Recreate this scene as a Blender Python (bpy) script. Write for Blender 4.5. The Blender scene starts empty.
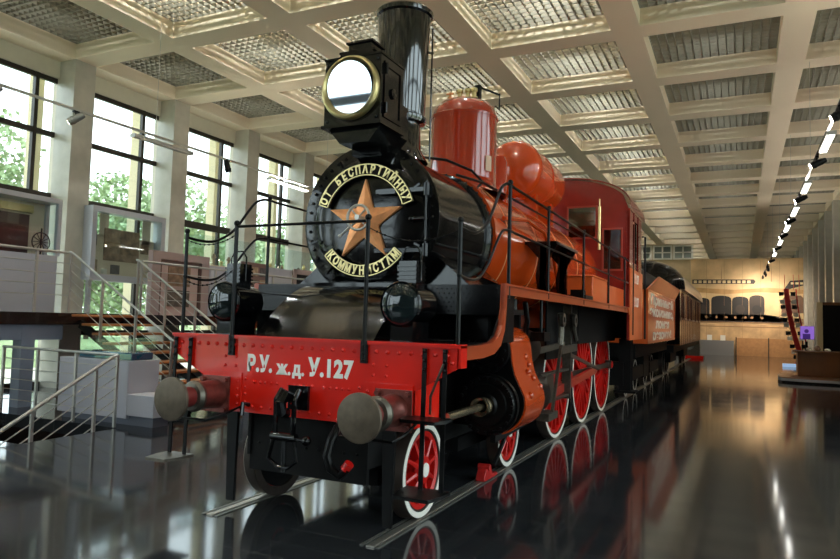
import bpy, math, random
from math import pi, sin, cos, radians as R
from mathutils import Vector as V, Matrix
random.seed(7)
S = bpy.context.scene
COL = S.collection

# ------------------------------------------------------------------ camera
F = 668.2
YAW, PITCH, ROLL = 0.4469, 0.0608, 0.0275
cam = bpy.data.cameras.new('camera'); co = bpy.data.objects.new('camera', cam); COL.objects.link(co)
cam.sensor_width = 36; cam.lens = F / 840 * 36; cam.clip_end = 400
fw = V((-sin(YAW) * cos(PITCH), cos(YAW) * cos(PITCH), sin(PITCH)))
rt = V((cos(YAW), sin(YAW), 0)); up = rt.cross(fw)
r2 = rt * cos(ROLL) + up * sin(ROLL); u2 = -rt * sin(ROLL) + up * cos(ROLL)
m = Matrix((r2, u2, -fw)).transposed().to_4x4(); m.translation = V((3.3373, -4.6893, 1.7359))
co.matrix_world = m
S.camera = co
S.view_settings.view_transform = 'Standard'; S.view_settings.look = 'None'
S.cycles.use_denoising = True; S.cycles.denoising_prefilter = 'ACCURATE'
S.view_settings.gamma = 1; S.view_settings.use_curve_mapping = False
S.view_settings.exposure = 1.5
# ------------------------------------------------------------------ world
SKY = 1.7
w = bpy.data.worlds.new('World'); S.world = w; w.use_nodes = True
bg = w.node_tree.nodes['Background']; bg.inputs[0].default_value = (0.80, 0.93, 1.0, 1); bg.inputs[1].default_value = SKY


def area(name, loc, rot, sx, sy, energy=0, portal=False, col=(1, 1, 1)):
    l = bpy.data.lights.new(name, 'AREA'); l.shape = 'RECTANGLE'; l.size = sx; l.size_y = sy
    l.energy = energy; l.color = col
    if portal: l.cycles.is_portal = True
    o = bpy.data.objects.new(name, l); COL.objects.link(o); o.location = loc; o.rotation_euler = rot
    return o


# daylight portals: left glazing (+X), right glazing (-X), front glazing (+Y)
area('portal_left', (-11.35, 16, 3.6), (0, -pi / 2, 0), 7.2, 58, portal=True)
area('portal_right', (8.2, -1.8, 3.6), (0, pi / 2, 0), 7.2, 22, portal=True)
area('portal_front', (-7.6, -13.3, 4.6), (pi / 2, 0, 0), 6.4, 4.4, portal=True)

XW, XE, YS, YN, H = -10.98, 7.66, -12.63, 56.9, 7.5     # room
X0, PX, CW = -10.39, 3.0, 2.46                            # coffers
YF = [5.37 + 3 * j for j in range(-5, 18)]                # far edges of the coffer rows


# ------------------------------------------------------------------ materials
def lin(c):
    return tuple(((x / 255) / 12.92 if x / 255 <= .04045 else ((x / 255 + .055) / 1.055) ** 2.4) for x in c[:3]) + (1,)


MATS = {}


def mat(name, rgb, rough=.5, metal=0., spec=.5, coat=0., noise=0., nscale=6., bump=0., bscale=40., emit=0., rvar=0., alpha=1.):
    if name in MATS: return MATS[name]
    m = bpy.data.materials.new(name); m.use_nodes = True; nt = m.node_tree; b = nt.nodes['Principled BSDF']
    c = lin(rgb); b.inputs['Base Color'].default_value = c
    b.inputs['Roughness'].default_value = rough; b.inputs['Metallic'].default_value = metal
    b.inputs['Specular IOR Level'].default_value = spec
    b.inputs['Coat Weight'].default_value = coat; b.inputs['Coat Roughness'].default_value = .04
    if emit: b.inputs['Emission Color'].default_value = c; b.inputs['Emission Strength'].default_value = emit
    tc = nt.nodes.new('ShaderNodeTexCoord')
    if noise or rvar:
        n = nt.nodes.new('ShaderNodeTexNoise'); n.inputs['Scale'].default_value = nscale; n.inputs['Detail'].default_value = 5
        nt.links.new(tc.outputs['Object'], n.inputs['Vector'])
    if noise:
        r = nt.nodes.new('ShaderNodeMapRange'); r.inputs[1].default_value = .3; r.inputs[2].default_value = .7
        r.inputs[3].default_value = 1 - noise; r.inputs[4].default_value = 1 + noise * .6
        mx = nt.nodes.new('ShaderNodeVectorMath'); mx.operation = 'SCALE'; mx.inputs[0].default_value = c[:3]
        nt.links.new(n.outputs['Fac'], r.inputs[0]); nt.links.new(r.outputs[0], mx.inputs['Scale'])
        nt.links.new(mx.outputs[0], b.inputs['Base Color'])
    if rvar:
        r = nt.nodes.new('ShaderNodeMapRange'); r.inputs[3].default_value = max(0, rough - rvar); r.inputs[4].default_value = rough + rvar
        nt.links.new(n.outputs['Fac'], r.inputs[0]); nt.links.new(r.outputs[0], b.inputs['Roughness'])
    if bump:
        n2 = nt.nodes.new('ShaderNodeTexNoise'); n2.inputs['Scale'].default_value = bscale; n2.inputs['Detail'].default_value = 3
        bp = nt.nodes.new('ShaderNodeBump'); bp.inputs['Strength'].default_value = bump; bp.inputs['Distance'].default_value = .01
        nt.links.new(tc.outputs['Object'], n2.inputs['Vector']); nt.links.new(n2.outputs['Fac'], bp.inputs['Height'])
        nt.links.new(bp.outputs[0], b.inputs['Normal'])
    MATS[name] = m
    return m


def glassmat(name, tint=(1, 1, 1), refl=.08):
    m = bpy.data.materials.new(name); m.use_nodes = True; nt = m.node_tree
    for n in list(nt.nodes): nt.nodes.remove(n)
    o = nt.nodes.new('ShaderNodeOutputMaterial'); mx = nt.nodes.new('ShaderNodeMixShader')
    t = nt.nodes.new('ShaderNodeBsdfTransparent'); g = nt.nodes.new('ShaderNodeBsdfGlossy')
    t.inputs[0].default_value = tint + (1,); g.inputs['Roughness'].default_value = .02
    mx.inputs[0].default_value = refl
    nt.links.new(t.outputs[0], mx.inputs[1]); nt.links.new(g.outputs[0], mx.inputs[2]); nt.links.new(mx.outputs[0], o.inputs[0])
    MATS[name] = m
    return m


CHIM = mat('chimney_black', (8, 8, 9), .08, coat=1., spec=.8, bump=.1, bscale=8)
BLACK = mat('black_gloss', (7, 7, 8), .12, coat=.12, spec=.42, bump=.12, bscale=9)
BLACKM = mat('black_semi', (8, 8, 8), .32, spec=.22, bump=.1, bscale=30)
SOOT = mat('black_matt', (12, 11, 11), .6, spec=.2)
CHECK = mat('black_tread_plate', (9, 9, 11), .22, coat=.0, spec=.32)
RED = mat('beam_red', (216, 26, 8), .24, coat=.35, bump=.06, bscale=14, noise=.08, nscale=3)
WRED = mat('wheel_red', (190, 22, 16), .3, coat=.3)
ORANGE = mat('boiler_orange', (190, 66, 18), .16, coat=.7, noise=.07, nscale=2, bump=.05, bscale=5)
ORED = mat('dome_red', (158, 44, 18), .09, coat=.9, bump=.04, bscale=5)
MAROON = mat('cab_maroon', (126, 34, 28), .22, coat=.6, noise=.1, bump=.05, bscale=6)
SIDEOR = mat('tender_orange', (204, 88, 36), .3, coat=.3, noise=.1, nscale=2)
BRASS = mat('brass', (214, 196, 140), .32, metal=.85, bump=.1, bscale=30)
COPPER = mat('copper_star', (240, 164, 108), .36, metal=.6, noise=.15, nscale=12)
BUFF = mat('buffer_steel', (104, 92, 78), .5, metal=.6, noise=.25, nscale=14)
STEEL = mat('worn_steel', (104, 98, 88), .38, metal=.8, noise=.25, nscale=25, bump=.15)
CHROME = mat('brushed_rail_steel', (190, 188, 182), .4, metal=.8)
WHITE = mat('white_paint', (232, 226, 214), .45)
TEXTW = mat('white_lettering', (240, 236, 228), .5)
CEIL = mat('ceiling_paint', (238, 222, 196), .75, noise=.03, nscale=.8)
GRILLE = mat('grille_grey', (138, 135, 120), .7)
VOID = mat('ceiling_void', (96, 98, 92), .9)
MARBLE = mat('column_marble', (196, 190, 176), .35, noise=.12, nscale=3, coat=.15)
WALLC = mat('wall_cream', (214, 208, 190), .8, noise=.03)
FRAME = mat('window_bronze', (54, 48, 42), .4, metal=.3)
GLASS = glassmat('window_glass', (.96, .98, .97), .06)
CGLASS = glassmat('case_glass', (.9, .96, .96), .10)
GREYP = mat('grey_plaster', (178, 178, 188), .6)
DARKST = mat('dark_granite_edge', (34, 26, 24), .15, coat=.4, noise=.2, nscale=20)
OAK = mat('stair_oak', (176, 112, 62), .4, noise=.2, nscale=6)
LENS = mat('lamp_glass_dark', (20, 30, 32), .06, metal=.0, coat=.2, spec=.6)
MIRROR = mat('silvered_reflector', (215, 225, 235), .03, metal=1.)
EMIT = mat('tube_light', (250, 248, 240), .5, emit=4.)
EMITS = mat('spot_lamp_face', (255, 240, 214), .5, emit=14.)
BLUEG = mat('blue_acrylic', (38, 92, 120), .1, coat=1.)
LEAF = mat('leaf_green', (150, 170, 124), .6, noise=.35, nscale=1.2)
BARK = mat('bark', (80, 66, 52), .9)


# ------------------------------------------------------------------ mesh builder
class MB:
    def __init__(s): s.v = []; s.f = []; s.mi = []; s.cm = 0
    def add(s, vs, fs):
        n = len(s.v); s.v += [tuple(v) for v in vs]; s.f += [tuple(i + n for i in f) for f in fs]; s.mi += [s.cm] * len(fs); return s
    def box(s, a, b, M=None):
        x0, y0, z0 = a; x1, y1, z1 = b
        vs = [V(p) for p in ((x0, y0, z0), (x1, y0, z0), (x1, y1, z0), (x0, y1, z0), (x0, y0, z1), (x1, y0, z1), (x1, y1, z1), (x0, y1, z1))]
        if M: vs = [M @ v for v in vs]
        return s.add(vs, [(0, 3, 2, 1), (4, 5, 6, 7), (0, 1, 5, 4), (1, 2, 6, 5), (2, 3, 7, 6), (3, 0, 4, 7)])
    def bar(s, p, q, w, h):
        p, q = V(p), V(q); d = (q - p); L = d.length; d.normalize()
        a = d.cross(V((0, 0, 1)));
        if a.length < 1e-3: a = V((1, 0, 0))
        a.normalize(); b = a.cross(d)
        M = Matrix((a, d, b)).transposed().to_4x4(); M.translation = p
        return s.box((-w / 2, 0, -h / 2), (w / 2, L, h / 2), M)
    def lathe(s, prof, o, ax, n=32, a0=0, a1=2 * pi):       # prof: [(r, t)] along axis from origin o
        ax = V(ax).normalized(); o = V(o)
        u = ax.orthogonal().normalized() if abs(ax.z) > .9 else V((0, 0, 1)).cross(ax).normalized()
        w_ = ax.cross(u); full = abs(a1 - a0 - 2 * pi) < 1e-6; k = n if full else n + 1
        vs = []
        for r, t in prof:
            for i in range(k):
                a = a0 + (a1 - a0) * i / n; vs.append(o + ax * t + u * (r * cos(a)) + w_ * (r * sin(a)))
        fs = []
        for j in range(len(prof) - 1):
            for i in range(n):
                i2 = (i + 1) % k; fs.append((j * k + i, j * k + i2, (j + 1) * k + i2, (j + 1) * k + i))
        return s.add(vs, fs)
    def cyl(s, p, q, r, r2=None, n=20):
        p, q = V(p), V(q); L = (q - p).length; r2 = r if r2 is None else r2
        return s.lathe([(1e-4, 0), (r, 0), (r2, L), (1e-4, L)], p, q - p, n)
    def tube(s, pts, r, n=8):
        pts = [V(p) for p in pts]; N = len(pts); vs = []; pu = None
        for i, p in enumerate(pts):
            d = (pts[min(i + 1, N - 1)] - pts[max(i - 1, 0)]).normalized()
            if pu is None: pu = d.orthogonal().normalized()
            u = (pu - d * pu.dot(d)).normalized(); pu = u; w_ = d.cross(u)
            vs += [p + u * (r * cos(2 * pi * k / n)) + w_ * (r * sin(2 * pi * k / n)) for k in range(n)]
        fs = [(i * n + k, i * n + (k + 1) % n, (i + 1) * n + (k + 1) % n, (i + 1) * n + k) for i in range(N - 1) for k in range(n)]
        fs += [tuple(range(n - 1, -1, -1)), tuple((N - 1) * n + k for k in range(n))]
        return s.add(vs, fs)
    def prism(s, poly, f0, f1):                              # poly 2D -> f0/f1 map to 3D
        n = len(poly); vs = [f0(*p) for p in poly] + [f1(*p) for p in poly]
        return s.add(vs, [tuple(range(n - 1, -1, -1)), tuple(range(n, 2 * n))] + [(i, (i + 1) % n, n + (i + 1) % n, n + i) for i in range(n)])
    def xprism(s, poly, x0, x1): return s.prism(poly, lambda y, z: (x0, y, z), lambda y, z: (x1, y, z))
    def yprism(s, poly, y0, y1): return s.prism(poly, lambda x, z: (x, y0, z), lambda x, z: (x, y1, z))
    def zprism(s, poly, z0, z1): return s.prism(poly, lambda x, y: (x, y, z0), lambda x, y: (x, y, z1))
    def sphere(s, c, r, n=12, m_=8, sc=(1, 1, 1)):
        vs = []; c = V(c)
        for j in range(m_ + 1):
            t = pi * j / m_
            for i in range(n):
                a = 2 * pi * i / n; q = max(sin(t), 1e-4)
                vs.append(c + V((r * q * cos(a) * sc[0], r * q * sin(a) * sc[1], r * cos(t) * sc[2])))
        return s.add(vs, [(j * n + i, (j + 1) * n + i, (j + 1) * n + (i + 1) % n, j * n + (i + 1) % n) for j in range(m_) for i in range(n)])
    def rivet(s, c, ax, r=.014, n=8):
        return s.lathe([(r, -.002), (r, .003), (r * .75, r * .7), (r * .3, r * 1.0), (1e-4, r * 1.02)], c, ax, n)
    def quad(s, a, b, c, d): return s.add([a, b, c, d], [(0, 1, 2, 3)])
    def build(s, name, m_, parent=None, smooth=35, bevel=0):
        me = bpy.data.meshes.new(name)
        c = [0, 0, 0]
        for i in range(3):
            q = [v[i] for v in s.v]; c[i] = (min(q) + max(q)) / 2
        me.from_pydata([(v[0] - c[0], v[1] - c[1], v[2] - c[2]) for v in s.v], [], s.f)
        ms = m_ if isinstance(m_, (list, tuple)) else [m_]
        for q in ms: me.materials.append(q)
        if len(ms) > 1: me.polygons.foreach_set('material_index', s.mi)
        import bmesh
        bm = bmesh.new(); bm.from_mesh(me); bmesh.ops.recalc_face_normals(bm, faces=bm.faces)
        bm.to_mesh(me); bm.free()
        me.shade_smooth(); me.set_sharp_from_angle(angle=R(smooth))
        o = bpy.data.objects.new(name, me); COL.objects.link(o)
        wl = V(c)
        if parent:
            o.parent = parent; wl = wl - wloc(parent)
        o.location = wl
        if bevel:
            b = o.modifiers.new('bevel', 'BEVEL'); b.width = bevel; b.segments = 2; b.limit_method = 'ANGLE'; b.angle_limit = R(40)
        return o


def wloc(o):
    p = V(o.location)
    while o.parent: o = o.parent; p += V(o.location)
    return p


def thing(name, label, cat, loc=(0, 0, 0), group=None):
    o = bpy.data.objects.new(name, None); COL.objects.link(o); o.location = loc; o.empty_display_size = .2
    o['label'] = label; o['category'] = cat
    if group: o['group'] = group
    return o


def tag(o, label, cat, group=None):
    o['label'] = label; o['category'] = cat
    if group: o['group'] = group
    return o


def st(o): o['kind'] = 'structure'; return o


def copy_tree(o, dloc=(0, 0, 0), parent=None):
    c = o.copy(); COL.objects.link(c); c.parent = parent
    if parent is None: c.location = V(o.location) + V(dloc)
    for ch in o.children: copy_tree(ch, parent=c)
    return c


def text_mb(txt, size, fn, depth=.004, bold=0., spacing=1.0):
    """letters as a mesh; fn maps (x, y, z) in text space to the world"""
    cu = bpy.data.curves.new('t', 'FONT'); cu.body = txt; cu.size = size; cu.align_x = 'CENTER'; cu.align_y = 'CENTER'
    cu.extrude = depth; cu.offset = bold; cu.space_character = spacing; cu.resolution_u = 3
    o = bpy.data.objects.new('t', cu); COL.objects.link(o)
    dg = bpy.context.evaluated_depsgraph_get(); me = bpy.data.meshes.new_from_object(o.evaluated_get(dg))
    mb = MB(); mb.add([fn(*v.co) for v in me.vertices], [tuple(p.vertices) for p in me.polygons])
    bpy.data.objects.remove(o); bpy.data.curves.remove(cu); bpy.data.meshes.remove(me)
    return mb


def smooth(pts, k=6):
    P_ = [V(p) for p in pts]; out = []
    for i in range(len(P_) - 1):
        a, b_, c, d = P_[max(i - 1, 0)], P_[i], P_[i + 1], P_[min(i + 2, len(P_) - 1)]
        for j in range(k):
            t = j / k; out.append(.5 * ((2 * b_) + (c - a) * t + (2 * a - 5 * b_ + 4 * c - d) * t * t + (-a + 3 * b_ - 3 * c + d) * t ** 3))
    return out + [P_[-1]]


def arc(cx, cy, r, a0, a1, n=10):
    return [(cx + r * cos(R(a0 + (a1 - a0) * i / n)), cy + r * sin(R(a0 + (a1 - a0) * i / n))) for i in range(n + 1)]


# ------------------------------------------------------------------ structure
def floor_mat():
    m = bpy.data.materials.new('polished_granite'); m.use_nodes = True; nt = m.node_tree; b = nt.nodes['Principled BSDF']
    tc = nt.nodes.new('ShaderNodeTexCoord'); br = nt.nodes.new('ShaderNodeTexBrick')
    br.offset = 0.5; br.inputs['Scale'].default_value = 1; br.inputs['Brick Width'].default_value = 1.2; br.inputs['Row Height'].default_value = .6
    br.inputs['Mortar Size'].default_value = .006; br.inputs['Color1'].default_value = (.024, .026, .029, 1); br.inputs['Color2'].default_value = (.032, .034, .037, 1)
    br.inputs['Mortar'].default_value = (.075, .075, .075, 1)
    n = nt.nodes.new('ShaderNodeTexNoise'); n.inputs['Scale'].default_value = 60
    mx = nt.nodes.new('ShaderNodeMixRGB'); mx.blend_type = 'MULTIPLY'; mx.inputs[0].default_value = .5
    nt.links.new(tc.outputs['Object'], br.inputs['Vector']); nt.links.new(tc.outputs['Object'], n.inputs['Vector'])
    nt.links.new(br.outputs['Color'], mx.inputs[1]); nt.links.new(n.outputs['Color'], mx.inputs[2]); nt.links.new(mx.outputs[0], b.inputs['Base Color'])
    n3 = nt.nodes.new('ShaderNodeTexNoise'); n3.inputs['Scale'].default_value = 1.3
    mr = nt.nodes.new('ShaderNodeMapRange'); mr.inputs[3].default_value = .05; mr.inputs[4].default_value = .12
    nt.links.new(tc.outputs['Object'], n3.inputs['Vector']); nt.links.new(n3.outputs['Fac'], mr.inputs[0]); nt.links.new(mr.outputs[0], b.inputs['Roughness'])
    bp = nt.nodes.new('ShaderNodeBump'); bp.inputs['Strength'].default_value = .15; bp.inputs['Distance'].default_value = .002; bp.invert = True
    nt.links.new(br.outputs['Fac'], bp.inputs['Height']); nt.links.new(bp.outputs[0], b.inputs['Normal'])
    b.inputs['Specular IOR Level'].default_value = .32
    return m


FLOORM = floor_mat()
mb = MB()
# floor with the stairwell opening (-7.9..-5.05, ..2.5)
mb.box((-5.05, YS, -.2), (XE + .3, YN, 0)); mb.box((-11.3, 2.5, -.2), (-5.05, YN, 0)); mb.box((-11.3, YS, -.2), (-7.9, 2.5, 0)); mb.box((-7.9, YS, -.2), (-5.05, -6, 0))
st(mb.build('floor', FLOORM))
mb = MB()
mb.box((-7.95, -6, -3.4), (-7.9, 2.5, -.2)); mb.box((-5.05, -6, -3.4), (-5.0, 2.5, -.2)); mb.box((-7.9, 2.5, -3.4), (-5.05, 2.55, -.2)); mb.box((-7.9, -6, -3.45), (-5.05, 2.5, -3.4))
mb.box((-7.9, -6.05, -3.4), (-5.05, -6, -.2))
st(mb.build('trim_1', DARKST))
# stairs down to the basement (descend towards the front wall)
t = thing('basement_stair', 'dark stone steps leading down the floor opening behind the steel rail', 'stairs', (-6.5, 0, -1.6))
for k in range(12):
    MB().box((-7.88, 1.5 - .3 * k - .3, -.17 * k - .30), (-5.06, 1.5 - .3 * k, -.17 * k - .16)).build('step', DARKST, t)

# ceiling: beams + roof slab
mb = MB()
xs = [(X0 + i * PX, X0 + i * PX + CW) for i in range(6)]
edges = [XW - .3] + [v for p in xs for v in p] + [XE + .3]
for i in range(0, len(edges), 2): mb.box((edges[i], YS - .3, H), (edges[i + 1], YN + .3, H + 1.7))
ye = [YS - .3] + [v for y in YF for v in (y - CW, y)] + [YN + .3]
for i in range(0, len(ye), 2):
    if ye[i + 1] - ye[i] < .01: continue
    for a, b in xs: mb.box((a, ye[i], H), (b, ye[i + 1], H + 1.7))
st(mb.build('ceiling', CEIL))
st(MB().box((XW - .3, YS - .3, H + 1.7), (XE + .3, YN + .3, H + 1.8)).build('ceiling', VOID))
# ceiling bolts on soffits
mb = MB(); NG = 15
for k in range(NG + 1):
    p = -CW / 2 + CW * k / NG
    mb.box((p - .011, -CW / 2, 0), (p + .011, CW / 2, .07)); mb.box((-CW / 2, p - .011, .001), (CW / 2, p + .011, .069))
g0 = st(mb.build('ceiling_grille', GRILLE)); first = True
for a, b in xs:
    for y in YF:
        o = g0 if first else g0.copy()
        if not first: COL.objects.link(o)
        first = False
        o.location = ((a + b) / 2, y - CW / 2, H + .38)
for i in range(6):
    for y in YF:
        l = bpy.data.lights.new('void_light_and_fill', 'POINT'); l.energy = 50 if i in (1, 2, 3) else 11; l.shadow_soft_size = .05; l.color = (.96, 1, .98)  # stand in for light above lit coffers; dim ones elsewhere are added fill
        o = bpy.data.objects.new('void_light_and_fill', l); COL.objects.link(o); o.location = (X0 + i * PX + CW / 2, y - CW / 2, H + 1.15)

# columns
def column(x, y, w_=.6):
    c = MB().box((x, y, 0), (x + w_, y + .54, H)); o = st(c.build('column', MARBLE)); return o
for j, y in enumerate(YF):
    column(-10.98, y); column(7.06, y)

# glazed walls
def bay(n, x, y0, y1, sgn):
    f = MB(); t_ = .04
    xa, xb = x - t_, x + t_
    for z0, z1 in ((0, .12), (1.15, 1.27), (2.52, 2.62), (4.22, 4.42), (5.72, 5.84), (6.99, 7.12)): f.box((xa, y0, z0), (xb, y1, z1))
    my = y0 + (y1 - y0) * .80
    f.box((xa - .01, my - .045, 0), (xb + .01, my + .045, 7.1))
    o = st(f.build('window_%d' % n, FRAME))
    MB().box((x - .005, y0 + .04, .1), (x + .005, y1 - .04, 7.0)).build('pane', GLASS, o)
n = 1; mb = MB()
for j, y in enumerate(YF):
    bay(n, -11.0, y - CW, y, 1); n += 1
mb.box((-11.1, YS, 7.1), (-10.9, YN, H)); mb.box((-11.3, YS, -.2), (-10.98, YN, 0))
for y in YF: mb.box((-11.1, y, 0), (-10.98, y + .54, 7.1))
st(mb.build('wall_left', WALLC))
inf = MB(); mb = MB(); mb.box((7.56, YS, 6.9), (7.76, YN, H))
for j, y in enumerate(YF):
    if y < 9: bay(n, 7.68, y - CW, y, -1); n += 1
    else: inf.box((7.6, y - CW, 0), (7.7, y, 6.9))
    mb.box((7.66, y, 0), (7.76, y + .54, 6.9))
st(mb.build('wall_right', WALLC)); st(inf.build('wall_right', mat('infill_dark', (62, 58, 56), .6)))
# front wall (behind the camera): glazed with a dark transom
mb = MB(); mb.box((XW - .1, YS - .25, 0), (-4.3, YS - .05, 2.4)); mb.box((XW - .1, YS - .25, 6.8), (-4.3, YS - .05, H)); mb.box((-4.3, YS - .25, 0), (XE + .1, YS - .05, H))
st(mb.build('wall_front', mat('front_wall_brown', (84, 76, 68), .7)))
for a, CWF in ((-10.45, 5.7),):
    f = MB(); yy = YS - .15
    for z0, z1 in ((2.4, 2.5), (3.95, 4.25), (6.7, 6.8)): f.box((a - .3, yy - .06, z0), (a + CWF + .24, yy + .06, z1))
    f.box((a - .34, yy - .07, 2.4), (a - .2, yy + .07, 6.8))
    o = st(f.build('window_%d' % n, FRAME)); n += 1
    MB().box((a - .3, yy - .004, 2.4), (a + CWF + .24, yy + .004, 6.8)).build('pane', GLASS, o)
# rear wall
PLY = mat('mural_ground', (214, 184, 136), .55, noise=.10, nscale=.35)
mb = MB().box((XW - .1, YN, 0), (XE + .1, YN + .2, H)); st(mb.build('wall_back', GREYP))

# ------------------------------------------------------------------ outdoors
LAWN = mat('grass_lawn', (140, 158, 104), .9, noise=.3, nscale=.5)
mb = MB()
for q in ((-90, -70, -11.31, 110), (7.8, -70, 90, 110), (-11.31, -70, 7.8, -13), (-11.31, 57.2, 7.8, 110)): mb.box((q[0], q[1], -.6), (q[2], q[3], -.35))
st(mb.build('lawn', LAWN))
BOUNCE = mat('bounce_pale', (206, 200, 184), .9, noise=.1)
st(MB().box((-19, -30, -.35), (-11.3, 60, -.30)).build('bounce_ground', BOUNCE)); st(MB().box((7.8, -30, -.35), (20, 60, -.30)).build('bounce_ground', BOUNCE))  # unseen pale ground strips, added to bounce warm light up to the ceiling
EXTC = mat('facade_stone', (222, 208, 172), .7)
for y in YF: st(MB().box((-11.95, y - .02, -.35), (-11.65, y + .16, 8.45)).build('exterior_column', EXTC))
st(MB().box((-12.6, YS, 8.45), (-11.3, YN, 8.75)).build('trim_2', EXTC))
def tree_mesh(seed, h, r):
    rd = random.Random(seed); mbl = MB()
    blobs = [(V((rd.uniform(-1, 1) * r * .6, rd.uniform(-1, 1) * r * .6, h * rd.uniform(.22, .86))), r * rd.uniform(.3, .5)) for _ in range(17)]
    for c, q in blobs:
        for _ in range(620):
            d = V((rd.gauss(0, 1), rd.gauss(0, 1), rd.gauss(0, 1))).normalized() * q * rd.uniform(.65, 1.08)
            p = c + d; a = V((rd.gauss(0, 1), rd.gauss(0, 1), rd.gauss(0, 1))).normalized(); b = a.orthogonal().normalized()
            s_ = rd.uniform(.11, .2)
            mbl.quad(p - a * s_, p - b * s_ * .6, p + a * s_, p + b * s_ * .6)
    mt = MB(); mt.tube([(0, 0, -.4), (.1, 0, h * .3), (0, .1, h * .62)], .2, 8)
    for c, q in blobs[:7]: mt.tube([(0, 0, h * .3), tuple(c)], .07, 6)
    return mbl, mt
spots = [(-27, 9, 'leafy tree outside the leftmost window and first bay'), (-27, 22, 'tree outside the window bay between the first and second columns'),
         (-27, 35, 'tree outside the window bay between the second and third columns'), (-27, 48, 'tree outside the third bay of windows, left of the handrail'),
         (-27, 62, 'leafy tree outside the windows beside the smokebox'), (-27, -6, 'leafy tree outside the glazing left of the picture edge'),
         (-41, 16, 'background tree filling the gap behind the first window bay'), (-41, 30, 'background tree filling the gap behind the second window bay'),
         (-41, 44, 'background tree behind the third window bay'), (-41, 1, 'background tree behind the leftmost window')]
prot = []
for i in range(2):
    a, b = tree_mesh(i + 3, 10.5 - i, 5.2 - .5 * i)
    prot.append((a, b))
base = []
for i, (x, y, lab) in enumerate(spots):
    if i < 2:
        t = thing('tree', lab, 'tree', (0, 0, 0), 'trees outside the windows')
        prot[i][0].build('foliage', LEAF, t); prot[i][1].build('trunk', BARK, t); base.append(t); t.location = (x, y, -.35)
    else:
        t = copy_tree(base[i % 2]); t.location = (x, y, -.35); t['label'] = lab; t.rotation_euler.z = i * 1.3
#BODY
# ------------------------------------------------------------------ rails
for sx, nm in ((-1, 'steel rail strip under the far left wheels, nearer the staircase'), (1, 'steel rail strip under the near white-rimmed wheels, starting at bottom centre')):
    x = sx * .797; t = thing('rail', nm, 'rail', (x, 15, 0))
    mb = MB(); mb.yprism([(x - .036, .001), (x + .036, .001), (x + .036, .010), (x + .032, .014), (x - .032, .014), (x - .036, .010)], -.14, 36); mb.build('rail_head', mat('rail_steel', (176, 170, 160), .3, metal=.8, noise=.12, nscale=3), t)
    for d in (-.078, .062): MB().box((x + d - .014, -.14, .001), (x + d + .014, 36, .008)).build('edge_strip', mat('edging_grey', (120, 118, 112), .35, metal=.5), t)

# ------------------------------------------------------------------ locomotive
L = thing('steam_locomotive', 'orange and black steam locomotive with a copper star on its smokebox and red buffer beam', 'locomotive', (0, 4.8, 0))
VALOR = mat('valance_orange', (168, 66, 26), .28, coat=.4, noise=.1, nscale=2)
# buffer beam
bb = MB()
poly = [(-1.43, 1.59), (1.43, 1.59), (1.43, 1.44), (1.15, 1.25), (1.12, .98), (.86, .93), (.34, .93), (-.3, .93), (-.80, .93), (-1.05, .95), (-1.08, 1.21), (-1.40, 1.46)]
poly = [(-1.43, 1.59), (1.43, 1.59), (1.43, 1.42), (1.06, 1.22), (1.06, .93), (-1.06, .93), (-1.06, 1.22), (-1.43, 1.42)]
bb.yprism(poly, 0, .03)
bb.box((-1.45, -.025, 1.57), (1.45, .12, 1.60)); bb.box((-1.45, .0, 1.42), (-1.42, .12, 1.59)); bb.box((1.42, 0, 1.42), (1.45, .12, 1.59))
for s in (-1, 1):
    bb.box((s * 1.06 - .29, -.012, .95), (s * 1.06 - .02 if s > 0 else s * 1.06 + .29, 0, 1.27)) if 0 else None
    a, b = sorted((s * 1.06, s * .62)); bb.box((a, -.014, .93), (b, 0, 1.27))
    a, b = sorted((s * 1.06, s * 1.03)); bb.box((a, 0, .93), (b, .5, 1.27))
for i in range(27): bb.rivet((-1.34 + i * 2.68 / 26, -.002, 1.515), (0, -1, 0), .019)
for i in range(19): bb.rivet((-.54 + i * 1.08 / 18, -.002, 1.20), (0, -1, 0), .014) if i % 6 else None
for i in range(11): bb.rivet((-.5 + i * .1, -.002, .985), (0, -1, 0), .014)
for s in (-1, 1):
    for z in (1.0, 1.07, 1.13, 1.2): bb.rivet((s * .66, -.016, z), (0, -1, 0), .015); bb.rivet((s * .58, -.002, z + .02), (0, -1, 0), .014)
    for z in (1.33, 1.41): bb.rivet((s * .82, -.002, z), (0, -1, 0), .015); bb.rivet((s * .70, -.002, z), (0, -1, 0), .015)
    bb.rivet((s * 1.38, -.002, 1.46), (0, -1, 0), .016)
bm_ = bb.build('buffer_beam', RED, L)
for tx, sz, xc, zc, kx in (('Р.У.', .185, -.435, 1.352, .80), ('ж.', .15, -.175, 1.33, .9), ('д.', .15, -.022, 1.33, .9), ('У.127', .195, .295, 1.35, .86)):
    text_mb(tx, sz, lambda x, y, z: (xc + x * kx, -.004 - z, zc + y), .002, .009 if sz > .16 else .006, 1.1).build('lettering', TEXTW, bm_)['label'] = 'white lettering on the red beam'

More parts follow.
